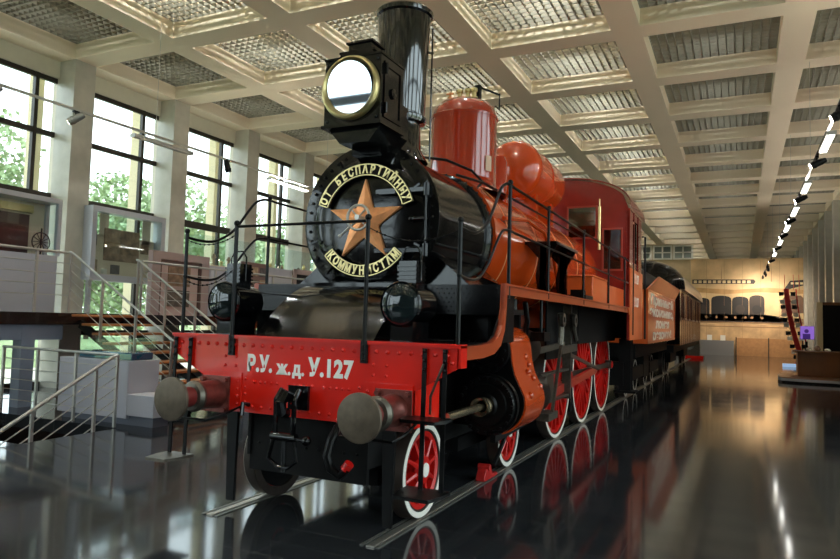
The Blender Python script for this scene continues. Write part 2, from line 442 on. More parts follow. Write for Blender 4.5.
# buffers
for s in (-1, 1):
    x = s * .90; z = 1.07
    b = MB().lathe([(.001, 0), (.165, .003), (.178, .008), (.18, .014), (.18, .034), (.165, .04), (.06, .05), (.05, .09), (.045, .12)], (x, -.56, z), (0, 1, 0), 48).build('buffer_head', BUFF, L, 25)
    MB().lathe([(.04, .08), (.075, .10), (.085, .16), (.085, .24)], (x, -.56, z), (0, 1, 0), 24).build('plunger', mat('plunger_red', (112, 40, 36), .35), b)
    MB().lathe([(.085, .23), (.115, .235), (.135, .27), (.13, .30), (.11, .32)], (x, -.56, z), (0, 1, 0), 24).build('collar', STEEL, b)
    g = MB().lathe([(.08, .30), (.115, .31), (.125, .50), (.135, .56)], (x, -.56, z), (0, 1, 0), 24)
    g.box((x - .16, -.03, z - .16), (x + .16, -.015, z + .16))
    for ax in (-.13, .13):
        for az in (-.13, .13): g.cyl((x + ax, -.07, z + az), (x + ax, -.02, z + az), .022, n=6)
    g.build('buffer_housing', mat('housing_steel', (128, 70, 62) if s < 0 else (120, 110, 102), .3, metal=.55, noise=.3, nscale=18), b)

# coupling hook and screw
h = MB(); h.tube([(0, .05, 1.1), (0, -.12, 1.1), (0, -.20, 1.13), (0, -.26, 1.08), (0, -.24, 1.0), (0, -.18, .99)], .045, 8); h.box((-.1, -.03, 1.0), (.1, -.0, 1.2))
h = h.build('coupling_hook', BLACK, L)
h2 = MB()
for dx in (-.09, .09): h2.tube([(dx * .5, -.06, 1.12), (dx, -.14, 1.17), (dx, -.2, 1.1), (dx, -.2, .85), (dx * .9, -.19, .78)], .022, 8)
h2.cyl((-.12, -.2, .80), (.12, -.2, .80), .035); h2.cyl((0, -.2, .80), (0, -.19, .52), .022); h2.tube([(-.1, -.2, .8), (-.14, -.21, .62), (-.05, -.2, .56), (.05, -.2, .56), (.14, -.21, .62), (.1, -.2, .8)], .018, 8)
h2.sphere((.22, -.2, .79), .04); h2.cyl((.1, -.2, .79), (.22, -.2, .79), .015)
h2.build('screw_coupling', BLACK, h)
MB().tube([(-.52, -.02, 1.0), (-.52, -.10, 1.02), (-.52, -.11, .92)], .02, 8).build('air_cock', BLACK, L)
# brake hose
ho = MB().tube([(.42, .03, .93), (.42, -.05, .90), (.40, -.12, .8), (.38, -.14, .68), (.42, -.14, .58), (.50, -.13, .54), (.56, -.12, .60)], .035, 10).build('brake_hose', BLACKM, L)
c = MB(); c.cyl((.54, -.12, .59), (.58, -.12, .64), .04); MB().cyl((.42, .03, .88), (.42, .0, .96), .05).build('hose_flange', WRED, ho)
c.build('hose_coupling', WRED, ho)
# guard irons and cross stays below the beam
for s in (-1, 1):
    g = MB(); x = s * .80
    g.prism([(-.06, .93), (.06, .93), (.045, .12), (-.035, .12)], lambda a, z: (x + a, .10, z), lambda a, z: (x + a, .13, z))
    g.build('guard_iron', BLACKM, L)
    k = MB(); xa, xb = s * .60, s * 1.10
    k.tube([(xa, -.02, .98), (xa, -.30, .93), (xa + s * .05, -.40, .90), (xb, -.40, .90), (xb + s * .03, -.3, .93), (xb, -.02, .98)], .011, 8).build('shunter_rail', BLACKM, L)

# frame plates, under-gear
fr = MB()
for s in (-1, 1): fr.box((s * .60 - .015, .1, .55), (s * .60 + .015, 10.5, 1.55))
fr.box((-.6, .12, .42), (.6, .16, .98)); fr.box((-.6, 1.0, .5), (.6, 1.05, 1.5)); fr.box((-.6, 4.2, .45), (.6, 4.3, 1.9)); fr.box((-.55, .4, .35), (.55, 1.7, .5)); fr.box((-.55, 2.2, .35), (.55, 3.6, .5))
fr.box((-.6, 8.5, .6), (.6, 10.4, 1.5)); fr.box((-.6, .15, 1.45), (.6, 10.4, 1.5))
for i in range(9):
    fr.rivet((-.5 + i * .125, .12, .66), (0, -1, 0), .014)
fr.build('frame', SOOT, L)

# front platform and raised running board
pl = MB(); pl.box((-1.375, .13, 1.555), (1.375, 1.095, 1.59)); pl.build('front_platform', CHECK, L)
rs = MB()   # riser plate with dot relief and two recesses
rs.box((-1.383, 1.10, 1.84), (1.383, 1.14, 2.12)); rs.box((-1.369, 1.50, 1.595), (1.369, 1.54, 2.098))
pts = [(1.14, 1.84), (1.26, 1.80), (1.4, 1.70), (1.5, 1.60)]
rs.box((-1.38, 1.142, 2.10), (1.38, 1.9, 2.118))
for s in (-1, 1):
    a, b = sorted((s * 1.40, s * 1.22)); pr_ = [(1.10, 1.59), (1.10, 1.84), (1.5, 1.84), (1.5, 1.59)]
    # curved cheek beside each recess
    a_, b_ = sorted((s * 1.383, s * 1.370)); rs.box((a_, 1.142, 1.595), (b_, 1.498, 2.10))
    q = [(s * 1.38, 1.10)] + [(s * (1.38 - .02 - .22 * (1 - cos(R(t)))), 1.10 + .35 * sin(R(t))) for t in range(10, 91, 16)] + [(s * 1.38, 1.46)]
    rs.zprism(q, 1.59, 1.84)
for i in range(56):
    for j in range(6):
        x = -1.37 + i * .0498 + (.025 if j % 2 else 0)
        if x < 1.38: rs.lathe([(.009, 0), (.006, .004), (1e-4, .006)], (x, 1.10, 1.87 + j * .042), (0, -1, 0), 5)
rs.build('apron_riser', CHECK, L)
ap = MB()   # central concave saddle apron
N = 12; prof = []
for i in range(N + 1):
    t = i / N; prof.append((.16 + .86 * (1 - cos(R(90 * t))) ** .8, 1.595 + .50 * sin(R(90 * t)) ** 1.6 if i else 1.595))
vs = []; W0, W1 = .62, .60
for y, z in prof: vs += [(-W0, y, z), (W1, y, z)]
n0 = len(vs); vs += [(-W0, 1.1, 1.595), (W1, 1.1, 1.595)]
fs = [(2 * i, 2 * i + 1, 2 * i + 3, 2 * i + 2) for i in range(N)]
fs += [tuple([2 * i for i in range(N + 1)] + [n0]), tuple([2 * i + 1 for i in range(N, -1, -1)] + [n0 + 1])]
ap.add(vs, fs)
ap.box((-.62, 1.0, 2.05), (.60, 1.3, 2.13))
ap.build('saddle_apron', BLACK, L, 50)
for s in (-1, 1):
    rb = MB(); xa, xb = s * 1.0, s * 1.40
    a, b = sorted((xa, xb)); rb.box((a, 1.14, 2.09), (b, 8.62, 2.12))
    rb.build('running_board', BLACKM, L)
    vl = MB()   # orange valance with the S-curve at the front
    out = [(.03, 1.58), (.5, 1.585), (.75, 1.60), (.92, 1.65), (1.02, 1.75), (1.08, 1.9), (1.10, 2.13), (8.66, 2.13)]
    inn = [(8.66, 2.03), (1.20, 2.03), (1.185, 1.85), (1.15, 1.70), (1.05, 1.57), (.88, 1.50), (.6, 1.475), (.03, 1.47)]
    a, b = sorted((s * 1.385, s * 1.41)); vl.xprism(out + inn, a, b)
    a, b = sorted((s * 1.38, s * 1.435))
    for (y0, z0), (y1, z1) in zip(out[:-1], out[1:]): vl.add([(a, y0, z0), (b, y0, z0), (b, y1, z1), (a, y1, z1), (a, y0, z0 - .018), (b, y0, z0 - .018), (b, y1, z1 - .018), (a, y1, z1 - .018)], [(0, 1, 2, 3), (4, 7, 6, 5), (0, 4, 5, 1), (1, 5, 6, 2), (2, 6, 7, 3), (3, 7, 4, 0)])
    VL = vl.build('valance', VALOR, L, 50)
    lm = MB(); a, b = sorted((s * 1.384, s * 1.376)); lm.xprism([(.03, 1.50), (.6, 1.50), (.95, 1.56), (1.095, 1.72), (1.095, 1.84), (1.03, 1.80), (.9, 1.66), (.75, 1.595), (.03, 1.575)], a, b); lm.build('liner', BLACKM, VL)

# smokebox
sb = MB()
sb.lathe([(.30, .0), (.745, 0), (.77, .012), (.77, .05), (.745, .055), (.745, .10), (.735, .10), (.735, 1.42), (.76, 1.43), (.775, 1.45), (.775, 1.52), (.76, 1.53), (.5, 1.53)], (0, 1.05, 2.76), (0, 1, 0), 72)
for i in range(44): a = 2 * pi * i / 44; sb.rivet((.70 * cos(a), 1.05, 2.76 + .70 * sin(a)), (0, -1, 0), .017, 6)
for i in range(52): a = 2 * pi * i / 52; sb.rivet((.776 * cos(a), 2.535, 2.76 + .776 * sin(a)), (cos(a), 0, sin(a)), .014, 6)
for k in (-.33,):
    for s in (-1, 1):
        for i in range(26): sb.rivet((s * .735 * cos(k), 1.18 + i * .05, 2.76 + .735 * sin(k)), (s * cos(k), 0, sin(k)), .011, 6)
for s in (-1, 1):   # saddle wings running down to the board
    sb.prism([(s * .55, 2.3), (s * .62, 2.36), (s * 1.20, 2.12), (s * .6, 2.12)], lambda x, z: (x, 1.95, z), lambda x, z: (x, 2.0, z))
    sb.prism([(s * .45, 2.12), (s * .45, 2.3), (s * .66, 2.4), (s * 1.0, 2.12)], lambda x, z: (x, 1.3, z), lambda x, z: (x, 2.5, z))
SB = sb.build('smokebox', BLACK, L)
dr = MB(); dr.lathe([(1e-4, -.065), (.2, -.06), (.4, -.045), (.55, -.025), (.615, -.008), (.63, 0), (.63, .02)], (0, 1.05, 2.76), (0, 1, 0), 64)
for s, z in ((1, 3.02), (1, 2.44)):
    dr.box((.12, .965, z - .02), (.66, .99, z + .02)); dr.cyl((.66, .985, z - .06), (.66, .985, z + .06), .03)
dr.cyl((.66, .985, 2.38), (.66, .985, 3.1), .011)
dr.cyl((.50, .98, 2.74), (.66, .985, 2.74), .018); dr.sphere((.52, .965, 2.74), .03)
dr.box((.16, .955, 2.99), (.34, .97, 3.04))
for a in (28, 62, 118, 152, 200, 232, 308, 335):   # dog clamps
    c_, s_ = cos(R(a)), sin(R(a)); dr.bar((.60 * c_, 1.0, 2.76 + .60 * s_), (.67 * c_, .99, 2.76 + .67 * s_), .03, .02)
dr.build('smokebox_door', BLACK, SB)
sp = MB(); y0, cz, Ro, Ri = .965, 2.735, .42, .162     # faceted star
vs = [(0, y0 - .028, cz)]
for k in range(10):
    a = R(90 + 36 * k); r_ = Ro if k % 2 == 0 else Ri; vs.append((r_ * cos(a), y0, cz + r_ * sin(a)))
n0 = len(vs)
for k in range(10):
    a = R(90 + 36 * k); r_ = Ro if k % 2 == 0 else Ri; vs.append((r_ * cos(a), y0 + .05, cz + r_ * sin(a)))
sp.add(vs, [(0, 1 + k, 1 + (k + 1) % 10) for k in range(10)] + [(1 + k, n0 + k, n0 + (k + 1) % 10, 1 + (k + 1) % 10) for k in range(10)])
sp.build('star', COPPER, SB, 10)['label'] = 'copper five-pointed star'
def arcplate(a0, a1, name, txt, top):
    ri, ro = .445, .56; p = MB(); n_ = 36
    def ring(r0, r1, y0, y1, A0, A1):
        pts = [(r0 * cos(R(A0 + (A1 - A0) * i / n_)), 2.745 + r0 * sin(R(A0 + (A1 - A0) * i / n_))) for i in range(n_ + 1)]
        pt2 = [(r1 * cos(R(A0 + (A1 - A0) * i / n_)), 2.745 + r1 * sin(R(A0 + (A1 - A0) * i / n_))) for i in range(n_ + 1)]
        for i in range(n_): p.yprism([pts[i], pts[i + 1], pt2[i + 1], pt2[i]], y0, y1)
    ring(ri, ro, .955, .99, a0, a1)
    back = p.build(name, mat('plate_black', (20, 16, 10), .6, spec=.15), SB, 20)
    p = MB()
    ring(ri, ri + .009, .945, .97, a0, a1); ring(ro - .009, ro, .945, .97, a0, a1); ring(ri, ro, .945, .97, a0, a0 + 1); ring(ri, ro, .945, .97, a1 - 1, a1)
    N_ = len(txt); A, B = (a1, a0) if top else (a0, a1)
    for i, ch in enumerate(txt):
        if ch == ' ': continue
        a = A + (B - A) * (i + .62) / (N_ + .24); rm = (ri + ro) / 2; ra = R(a); ux, uz = cos(ra), sin(ra)
        if not top: ux, uz = -ux, -uz
        px, pz = rm * cos(ra), 2.745 + rm * sin(ra)
        t_ = text_mb(ch, .118, lambda x, y, z: (px + x * .72 * uz + y * ux, .948 - z, pz - x * .72 * ux + y * uz), .005, .004)
        p.add(t_.v, t_.f)
    o = p.build('raised_lettering', BRASS, SB, 20)
    o.parent = SB
    return back
arcplate(17, 162, 'upper_plate', 'ОТ БЕСПАРТИЙНЫХ', True)
arcplate(218, 322, 'lower_plate', 'КОММУНИСТАМ', False)
hw = MB()
pts = [(.122 * cos(2 * pi * i / 28), .85, 2.755 + .122 * sin(2 * pi * i / 28)) for i in range(29)]
hw.tube(pts, .014, 8); hw.cyl((0, .97, 2.755), (0, .82, 2.755), .026)
for k in range(4): a = R(45 + 90 * k); hw.cyl((0, .85, 2.755), (.1 * cos(a), .85, 2.755 + .1 * sin(a)), .009, n=8)
hw.cyl((0, .88, 2.755), (-.21, .86, 2.58), .012); hw.sphere((-.21, .86, 2.58), .018)
hw.build('door_handwheel', CHROME, SB)

# chimney
ch = MB(); ch.lathe([(.30, -.02), (.27, .03), (.215, .12), (.205, .40), (.255, .41), (.27, .44), (.27, .47), (.245, .49), (.25, .52), (.295, 1.58), (.315, 1.60), (.32, 1.64), (.30, 1.66), (.27, 1.65), (.25, 1.3), (.2, .6)], (0, 1.70, 3.50), (0, 0, 1), 48)
ch.cyl((.30, 1.80, 3.5), (.30, 1.80, 4.98), .01); ch.bar((.26, 1.76, 4.7), (.31, 1.81, 4.7), .02, .02)
ch.build('chimney', CHIM, L)
# headlamp
hl = MB(); hl.box((-.31, .66, 3.62), (.31, 1.12, 4.28))
for x in (.31,):
    hl.box((x, .72, 3.68), (x + .012, .76, 4.22)); hl.box((x, 1.04, 3.68), (x + .012, 1.08, 4.22)); hl.box((x, .76, 3.68), (x + .012, 1.04, 3.72)); hl.box((x, .76, 4.18), (x + .012, 1.04, 4.22))
    hl.lathe([(.05, 0), (.05, .02), (1e-4, .025)], (x, .9, 3.95), (1, 0, 0), 16); hl.cyl((x + .02, .74, 4.1), (x + .02, .74, 4.2), .014); hl.cyl((x + .02, .74, 3.72), (x + .02, .74, 3.82), .014)
hl.box((-.33, .64, 3.60), (.33, 1.14, 3.63)); hl.box((-.32, .65, 4.27), (.32, 1.13, 4.29))
for dx in (-.27, .27):
    for z in (3.67, 4.23): hl.rivet((dx, .66, z), (0, -1, 0), .02)
hl.yprism([(-.22, 4.29), (.22, 4.29), (.17, 4.35), (-.17, 4.35)], .72, 1.06); hl.box((-.2, .72, 4.35), (.2, 1.04, 4.37)); hl.box((-.13, .78, 4.37), (.13, 1.0, 4.46)); hl.box((-.15, .76, 4.46), (.15, 1.02, 4.48))
hl.prism([(-.28, 3.6), (.28, 3.6), (.16, 3.46), (-.16, 3.46)], lambda x, z: (x, .72, z), lambda x, z: (x, 1.3, z - (.0)))
hl.box((-.16, .95, 3.40), (.16, 1.35, 3.5)); hl.box((-.18, 1.12, 3.5), (.18, 1.5, 4.0))
HL = hl.build('headlamp', BLACK, L)
rg = MB(); rg.lathe([(.28, .10), (.305, .06), (.312, .02), (.30, -.01), (.28, -.02), (.262, 0), (.245, .035), (.24, .06)], (0, .60, 3.965), (0, 1, 0), 56); rg.build('brass_ring', BRASS, HL)
MB().lathe([(1e-4, .0), (.12, .0), (.2, .0), (.243, .0)], (0, .603, 3.965), (0, cos(R(10)), sin(R(10))), 48).build('reflector_glass', MIRROR, HL)

# marker lamps
for x, lab in ((-.95, 'left'), (.88, 'right')):
    z = 1.90; y = .12
    ml = MB(); ml.lathe([(.175, 0), (.185, .02), (.175, .05), (.15, .08), (.15, .40), (.10, .43), (1e-4, .43)], (x, y - .05, z), (0, 1, 0), 36)
    ml.box((x - .1, y, 1.59), (x + .1, y + .3, 1.76)); ml.box((x - .08, y + .08, z + .13), (x + .08, y + .24, z + .36))
    for k in range(5): ml.box((x - .085, y + .06, z + .17 + k * .035), (x + .085, y + .26, z + .185 + k * .035))
    ml.tube([(x - .09, y + .15, z + .2), (x - .09, y + .15, z + .42), (x - .05, y + .15, z + .48), (x + .05, y + .15, z + .48), (x + .09, y + .15, z + .42), (x + .09, y + .15, z + .2)], .008, 6)
    o = ml.build('marker_lamp', BLACK, L)
    MB().lathe([(1e-4, -.035), (.08, -.03), (.15, -.008), (.172, .01)], (x, y - .05, z), (0, 1, 0), 36).build('lens', LENS, o)

# boiler
bo = MB(); bo.lathe([(.75, 0), (.80, .0), (.80, 6.1), (.5, 6.1)], (0, 2.60, 2.76), (0, 1, 0), 72)
bo.zprism([(-.72, 6.2), (.72, 6.2), (.72, 8.66), (-.72, 8.66)], 1.7, 2.76)
BO = bo.build('boiler', ORANGE, L)
for y in (3.05, 4.35, 5.6, 6.9): MB().lathe([(.803, 0), (.806, .003), (.806, .027), (.803, .03)], (0, y, 2.76), (0, 1, 0), 72).build('boiler_band', mat('band_tan', (206, 132, 76), .3, coat=.4), BO)
do = MB(); do.lathe([(.60, -.02), (.50, .03), (.45, .12), (.44, .2), (.44, 1.0), (.452, 1.0), (.452, 1.03), (.44, 1.04), (.42, 1.12), (.36, 1.2), (.26, 1.26), (.14, 1.29), (1e-4, 1.3)], (0, 3.52, 3.46), (0, 0, 1), 64)
DO = do.build('steam_dome', ORED, L)
sv = MB()
for dx in (-.07, .05, .14): sv.lathe([(.05, 0), (.05, .05), (.03, .06), (.03, .12), (.045, .13), (.045, .17), (1e-4, .18)], (dx, 3.5, 4.72), (0, 0, 1), 16)
sv.build('safety_valve', BRASS, DO)
lv = MB(); lv.box((.10, 3.62, 4.76), (.17, 3.70, 4.98)); lv.bar((.13, 3.66, 4.97), (.36, 3.9, 4.90), .02, .02); lv.cyl((.36, 3.9, 4.70), (.36, 3.9, 4.92), .01); lv.build('valve_lever', BLACKM, DO)
cx_ = MB(); cx_.tube([(-.19, 3.45, 4.72), (-.19, 3.45, 4.86)], .012); cx_.tube([(-.24, 3.45, 4.84), (-.14, 3.45, 4.84)], .012); cx_.tube([(-.22, 3.45, 4.79), (-.16, 3.45, 4.79)], .01); cx_.build('test_cock', COPPER, DO)
npl = MB(); a = R(-22); npl.add([(.455 * cos(a + k), 3.52 + .455 * sin(a + k), z) for k in (-.12, .12) for z in (3.72, 3.92)], [(0, 1, 3, 2)]); npl.build('maker_plate', mat('plate_grey', (150, 120, 96), .3, metal=.6), DO)
sn = MB(); sn.lathe([(.30, 0), (.22, .08), (.2, .2), (.2, .72), (.17, .79), (.09, .82), (1e-4, .83)], (0, 4.75, 3.46), (0, 0, 1), 32); sn.build('small_dome', ORED, L)
sd = MB(); sd.lathe([(1e-4, -.16), (.15, -.15), (.3, -.11), (.42, -.03), (.46, .04), (.47, .12), (.48, .12), (.48, .16), (.47, .16), (.47, .85), (.48, .85), (.48, .89), (.47, .89), (.47, 1.7), (.45, 1.78), (.40, 1.83), (1e-4, 1.85)], (0, 5.6, 4.28), (0, 1, 0), 48)
for k in (6.0, 7.0): sd.box((-.3, k, 3.4), (.3, k + .15, 4.0))
sd.build('air_reservoir', ORANGE, L)
# boiler-side handrail, climbing over the smokebox
hb = MB()
for s in (-1, 1): hb.tube([(s * .50, 2.1, 3.40), (s * .52, 2.9, 3.47), (s * .56, 8.6, 3.47)], .016)
hb.tube([(.10, 2.05, 3.62), (.3, 2.25, 3.62), (.48, 2.6, 3.56), (.52, 2.9, 3.47)], .016)
hb.bar((.50, 2.9, 3.47), (.42, 2.85, 3.36), .03, .03); hb.build('boiler_handrail', BLACKM, L)
# side pipes along the boiler
sp_ = MB()
sp_.tube([(.79, 2.9, 3.02), (.86, 3.6, 3.1), (.87, 4.4, 3.05), (.86, 5.0, 2.8), (.84, 5.3, 2.5), (.9, 5.5, 2.2)], .03); sp_.build('feed_pipe', ORANGE, L)
# stepped bracket
sb2 = MB(); sb2.box((.80, 3.75, 2.80), (1.22, 5.0, 2.84))
for y in (3.8, 4.85):
    sb2.xprism([(y - .02, 2.8), (y + .04, 2.8), (y + .04, 2.12), (y - .02, 2.12)], 1.0, 1.1)
    sb2.yprism([(.82, 2.80), (1.22, 2.80), (1.12, 2.62), (1.06, 2.4), (1.10, 2.12), (.98, 2.12), (.94, 2.4), (.98, 2.62)], y - .02, y + .02)
sb2.build('shelf_bracket', BLACK, L)
tr = MB(); tr.box((1.05, 4.9, 2.12), (1.36, 5.45, 2.2)); tr.box((1.12, 5.0, 2.2), (1.3, 5.2, 2.28)); tr.build('tool_tray', BLACKM, L)
bx = MB(); bx.box((.95, 5.5, 2.12), (1.34, 6.7, 2.52)); bx.box((.93, 5.48, 2.50), (1.36, 6.72, 2.53)); bx.box((.95, 6.9, 2.12), (1.34, 8.5, 2.46)); bx.build('side_box', SIDEOR, L, bevel=.01)
bx = MB(); bx.box((-1.34, 5.5, 2.12), (-.95, 8.5, 2.5)); bx.build('side_box', SIDEOR, L, bevel=.01)

# handrails on the running board
for s in (-1, 1):
    hr = MB(); X = s * 1.40
    hr.tube([*smooth([(X, .05, 2.50), (X, .30, 2.49), (X, .48, 2.53), (X, .70, 2.66), (X, .90, 2.88), (X, 1.02, 3.0), (X, 1.18, 3.06), (X, 1.4, 3.06)], 4), (X, 8.64, 3.03)], .014)
    hr.tube([*smooth([(X, .05, 2.13), (X, .30, 2.11), (X, .50, 2.15), (X, .72, 2.30), (X, .90, 2.48), (X, 1.05, 2.60), (X, 1.2, 2.63), (X, 1.4, 2.63)], 4), (X, 8.64, 2.60)], .012)
    HR = hr.build('handrail', BLACKM, L)
    for y, z0, z1 in ((.05, 1.45, 2.56), (1.26, 2.0, 3.09), (2.67, 2.05, 3.08), (4.55, 2.05, 3.06), (6.5, 2.05, 3.05), (8.2, 2.05, 3.04)):
        p = MB(); p.cyl((X, y, z0), (X, y, z1), .017, n=10); p.sphere((X, y, z1), .026); p.sphere((X, y, z1 - .43), .022)
        p.build('stanchion', BLACKM, HR)
fp = MB()
for x in (-.74, .62):
    fp.cyl((x, -.02, 1.44), (x, -.02, 2.60), .018, n=10); fp.sphere((x, -.02, 2.60), .028); fp.box((x - .03, -.03, 1.42), (x + .03, -.005, 1.60))
    for z in (1.45, 1.5, 1.56): fp.rivet((x, -.03, z), (0, -1, 0), .016)
    fp.box((x - .012, -.03, 1.9), (x + .012, -.01, 2.02))
fp.tube([(-.74, -.02, 2.57), (.62, -.02, 2.57)], .013)
fp.build('front_handrail', BLACKM, L)
def chain(a, b, sag, n_=44):
    a, b = V(a), V(b); cn = MB(); pts_ = []
    for i in range(n_):
        t = (i + .5) / n_; p = a.lerp(b, t); p.z -= sag * 4 * t * (1 - t); pts_.append(p); cn.sphere(p, .010, 6, 4) if i % 4 == 0 else None
    cn.tube(pts_, .0045, 6); cn.build('safety_chain', BLACKM, L)
chain((-1.40, .05, 2.48), (-.74, -.02, 2.5), .07); chain((-1.40, .05, 2.1), (-.74, -.02, 2.2), .1); chain((.62, -.02, 2.52), (1.40, .05, 2.48), .10)
wr = MB(); wr.tube([(-.74, -.02, 2.03), (-.4, .0, 1.97), (0, .0, 1.95), (.5, 0, 2.0)], .005, 6); wr.build('slack_cable', BLACKM, L)

# hanging steps at both ends of the beam
for s in (-1, 1):
    for x in ((1.22, 1.40) if s < 0 else (1.16, 1.33)):
        q = MB(); xx = s * x
        q.bar((xx, -.02, 1.56), (xx, -.04, .50), .035, .014)
        for z in (1.54, 1.47, 1.40): q.rivet((xx, -.035, z), (0, -1, 0), .014)
        q.build('step_strap', BLACKM, L)
    for z, d in ((.50, .24), (1.04, .16)) if s > 0 else ((.50, .24),):
        q = MB(); a, b = (s * 1.16, s * 1.46) if s < 0 else (1.02, 1.38); a, b = min(a, b), max(a, b)
        q.zprism([(a + .04, -.06 - d), (b - .04, -.06 - d), (b, -.02 - d * .5), (b, .02), (a, .02), (a, -.02 - d * .5)], z - .025, z)
        q.build('step_plate', STEEL if s < 0 else BLACKM, L)
q = MB(); q.tube([(1.16, .1, 1.05), (1.22, -.03, 1.2), (1.33, -.05, 1.45)], .01); q.build('brace_rod', STEEL, L)

# ---- wheels
def wheel(x, y, r, s, spokes, kind, hub, parent, rim=WHITE, center=WRED, z0=.055):
    z = z0 + r; c = MB(); w_ = .13; xo = x; xi = x - s * w_
    c.lathe([(hub, -.005), (hub * .9, .03), (hub * .5, .035), (1e-4, .035)], (xo - s * .02, y, z), (s, 0, 0), 28)
    c.lathe([(r - .075, 0), (r - .12, -.01), (r - .12, -.07), (r - .075, -.08)], (xo - s * .01, y, z), (s, 0, 0), 56)
    for k in range(spokes):
        a = 2 * pi * k / spokes + .2; d = V((0, cos(a), sin(a))); b = V((0, -sin(a), cos(a)))
        pa = V((xo - s * .045, y, z)) + d * hub * .8; pb = V((xo - s * .05, y, z)) + d * (r - .09)
        wa, wb = r * .052, r * .035
        vs = []
        for p, ww, tt in ((pa, wa, .04), (pb, wb, .028)):
            for q in ((-ww, -tt), (0, -tt * 1.2), (ww, -tt), (ww, tt), (0, tt * 1.2), (-ww, tt)): vs.append(p + b * q[0] + V((s * q[1], 0, 0)))
        c.add(vs, [(i, (i + 1) % 6, 6 + (i + 1) % 6, 6 + i) for i in range(6)])
    c.cyl((xi, y, z), (xo - s * .02, y, z), hub * .85, n=24)
    o = c.build(kind, center, parent)
    t_ = MB(); t_.lathe([(r - .075, -.005), (r - .07, 0), (r - .005, -.002), (r, -.01), (r + .002, -.10), (r + .010, -.115), (r + .010, -.135), (r - .07, -.135), (r - .075, -.1)], (xo, y, z), (s, 0, 0), 64)
    t_.build('tyre', mat('tyre_dark', (62, 52, 46), .4, metal=.5, noise=.3, nscale=8), o)
    k_ = MB(); k_.lathe([(r - .055, .001), (r - .053, .004), (r - .008, .004), (r - .006, .001)], (xo, y, z), (s, 0, 0), 64); k_.build('painted_rim', rim, o)
    MB().lathe([(1e-4, 0), (r - .08, 0), (r - .08, -.012), (1e-4, -.012)], (xi + s * .015, y, z), (s, 0, 0), 40).build('inner_disc', SOOT, o)
    return o
for s in (1, -1):
    for y in (.72, 3.13):
        o = wheel(s * .83, y, .41, s, 10, 'leading_wheel', .13, L)
        MB().lathe([(.065, 0), (.06, .010), (1e-4, .012)], (s * (.83 + .018), y, .465), (s, 0, 0), 24).build('axle_cap', WHITE, o)
    for y in (5.48, 7.33, 9.18):
        o = wheel(s * .83, y, .84, s, 18, 'driving_wheel', .15, L)
        a0 = 0.3
        q = MB(); q.lathe([(1e-4, .0), (.07, 0), (.07, .16), (.05, .17), (1e-4, .17)], (s * .82, y + .28, .975), (s, 0, 0), 16)
        pa = [(y + .84 * .86 * cos(R(t)), .895 + .84 * .86 * sin(R(t))) for t in range(150, 231, 8)]
        q.xprism(pa, s * .79 - .012, s * .79 + .012); q.build('crank_pin', STEEL if False else WRED, o)
for s in (-1, 1):
    q = MB(); a, b = sorted((s * .93, s * .95)); q.box((a, 6.35, 1.46), (b, 9.95, 2.09)); q.box((a, 4.35, 1.28), (b, 6.3, 2.09)); q.build('splasher', SOOT, L)
ax = MB()
for y, z in ((.72, .465), (3.13, .465), (5.48, .895), (7.33, .895), (9.18, .895)): ax.cyl((-.72, y, z), (.72, y, z), .075)
ax.build('axle', SOOT, L)
# springs and brake hangers
for s in (-1, 1):
    for y in (5.48, 7.33, 9.18):
        sp = MB()
        for k in range(5): sp.box((s * .66 - .04, y - .45 + k * .06, 1.60 + k * .019), (s * .66 + .04, y + .45 - k * .06, 1.62 + k * .019))
        sp.build('leaf_spring', SOOT, L)
    for y in (6.4, 8.25): MB().box((s * .80 - .04, y - .06, .35), (s * .80 + .04, y + .06, 1.1)).build('brake_hanger', SOOT, L)
    sp = MB(); sp.bar((s * .90, 2.35, .50), (s * .90, 3.5, .54), .06, .08); sp.bar((s * .90, 2.4, .2), (s * .88, 2.9, .50), .03, .05); sp.build('equalising_beam', SOOT, L)

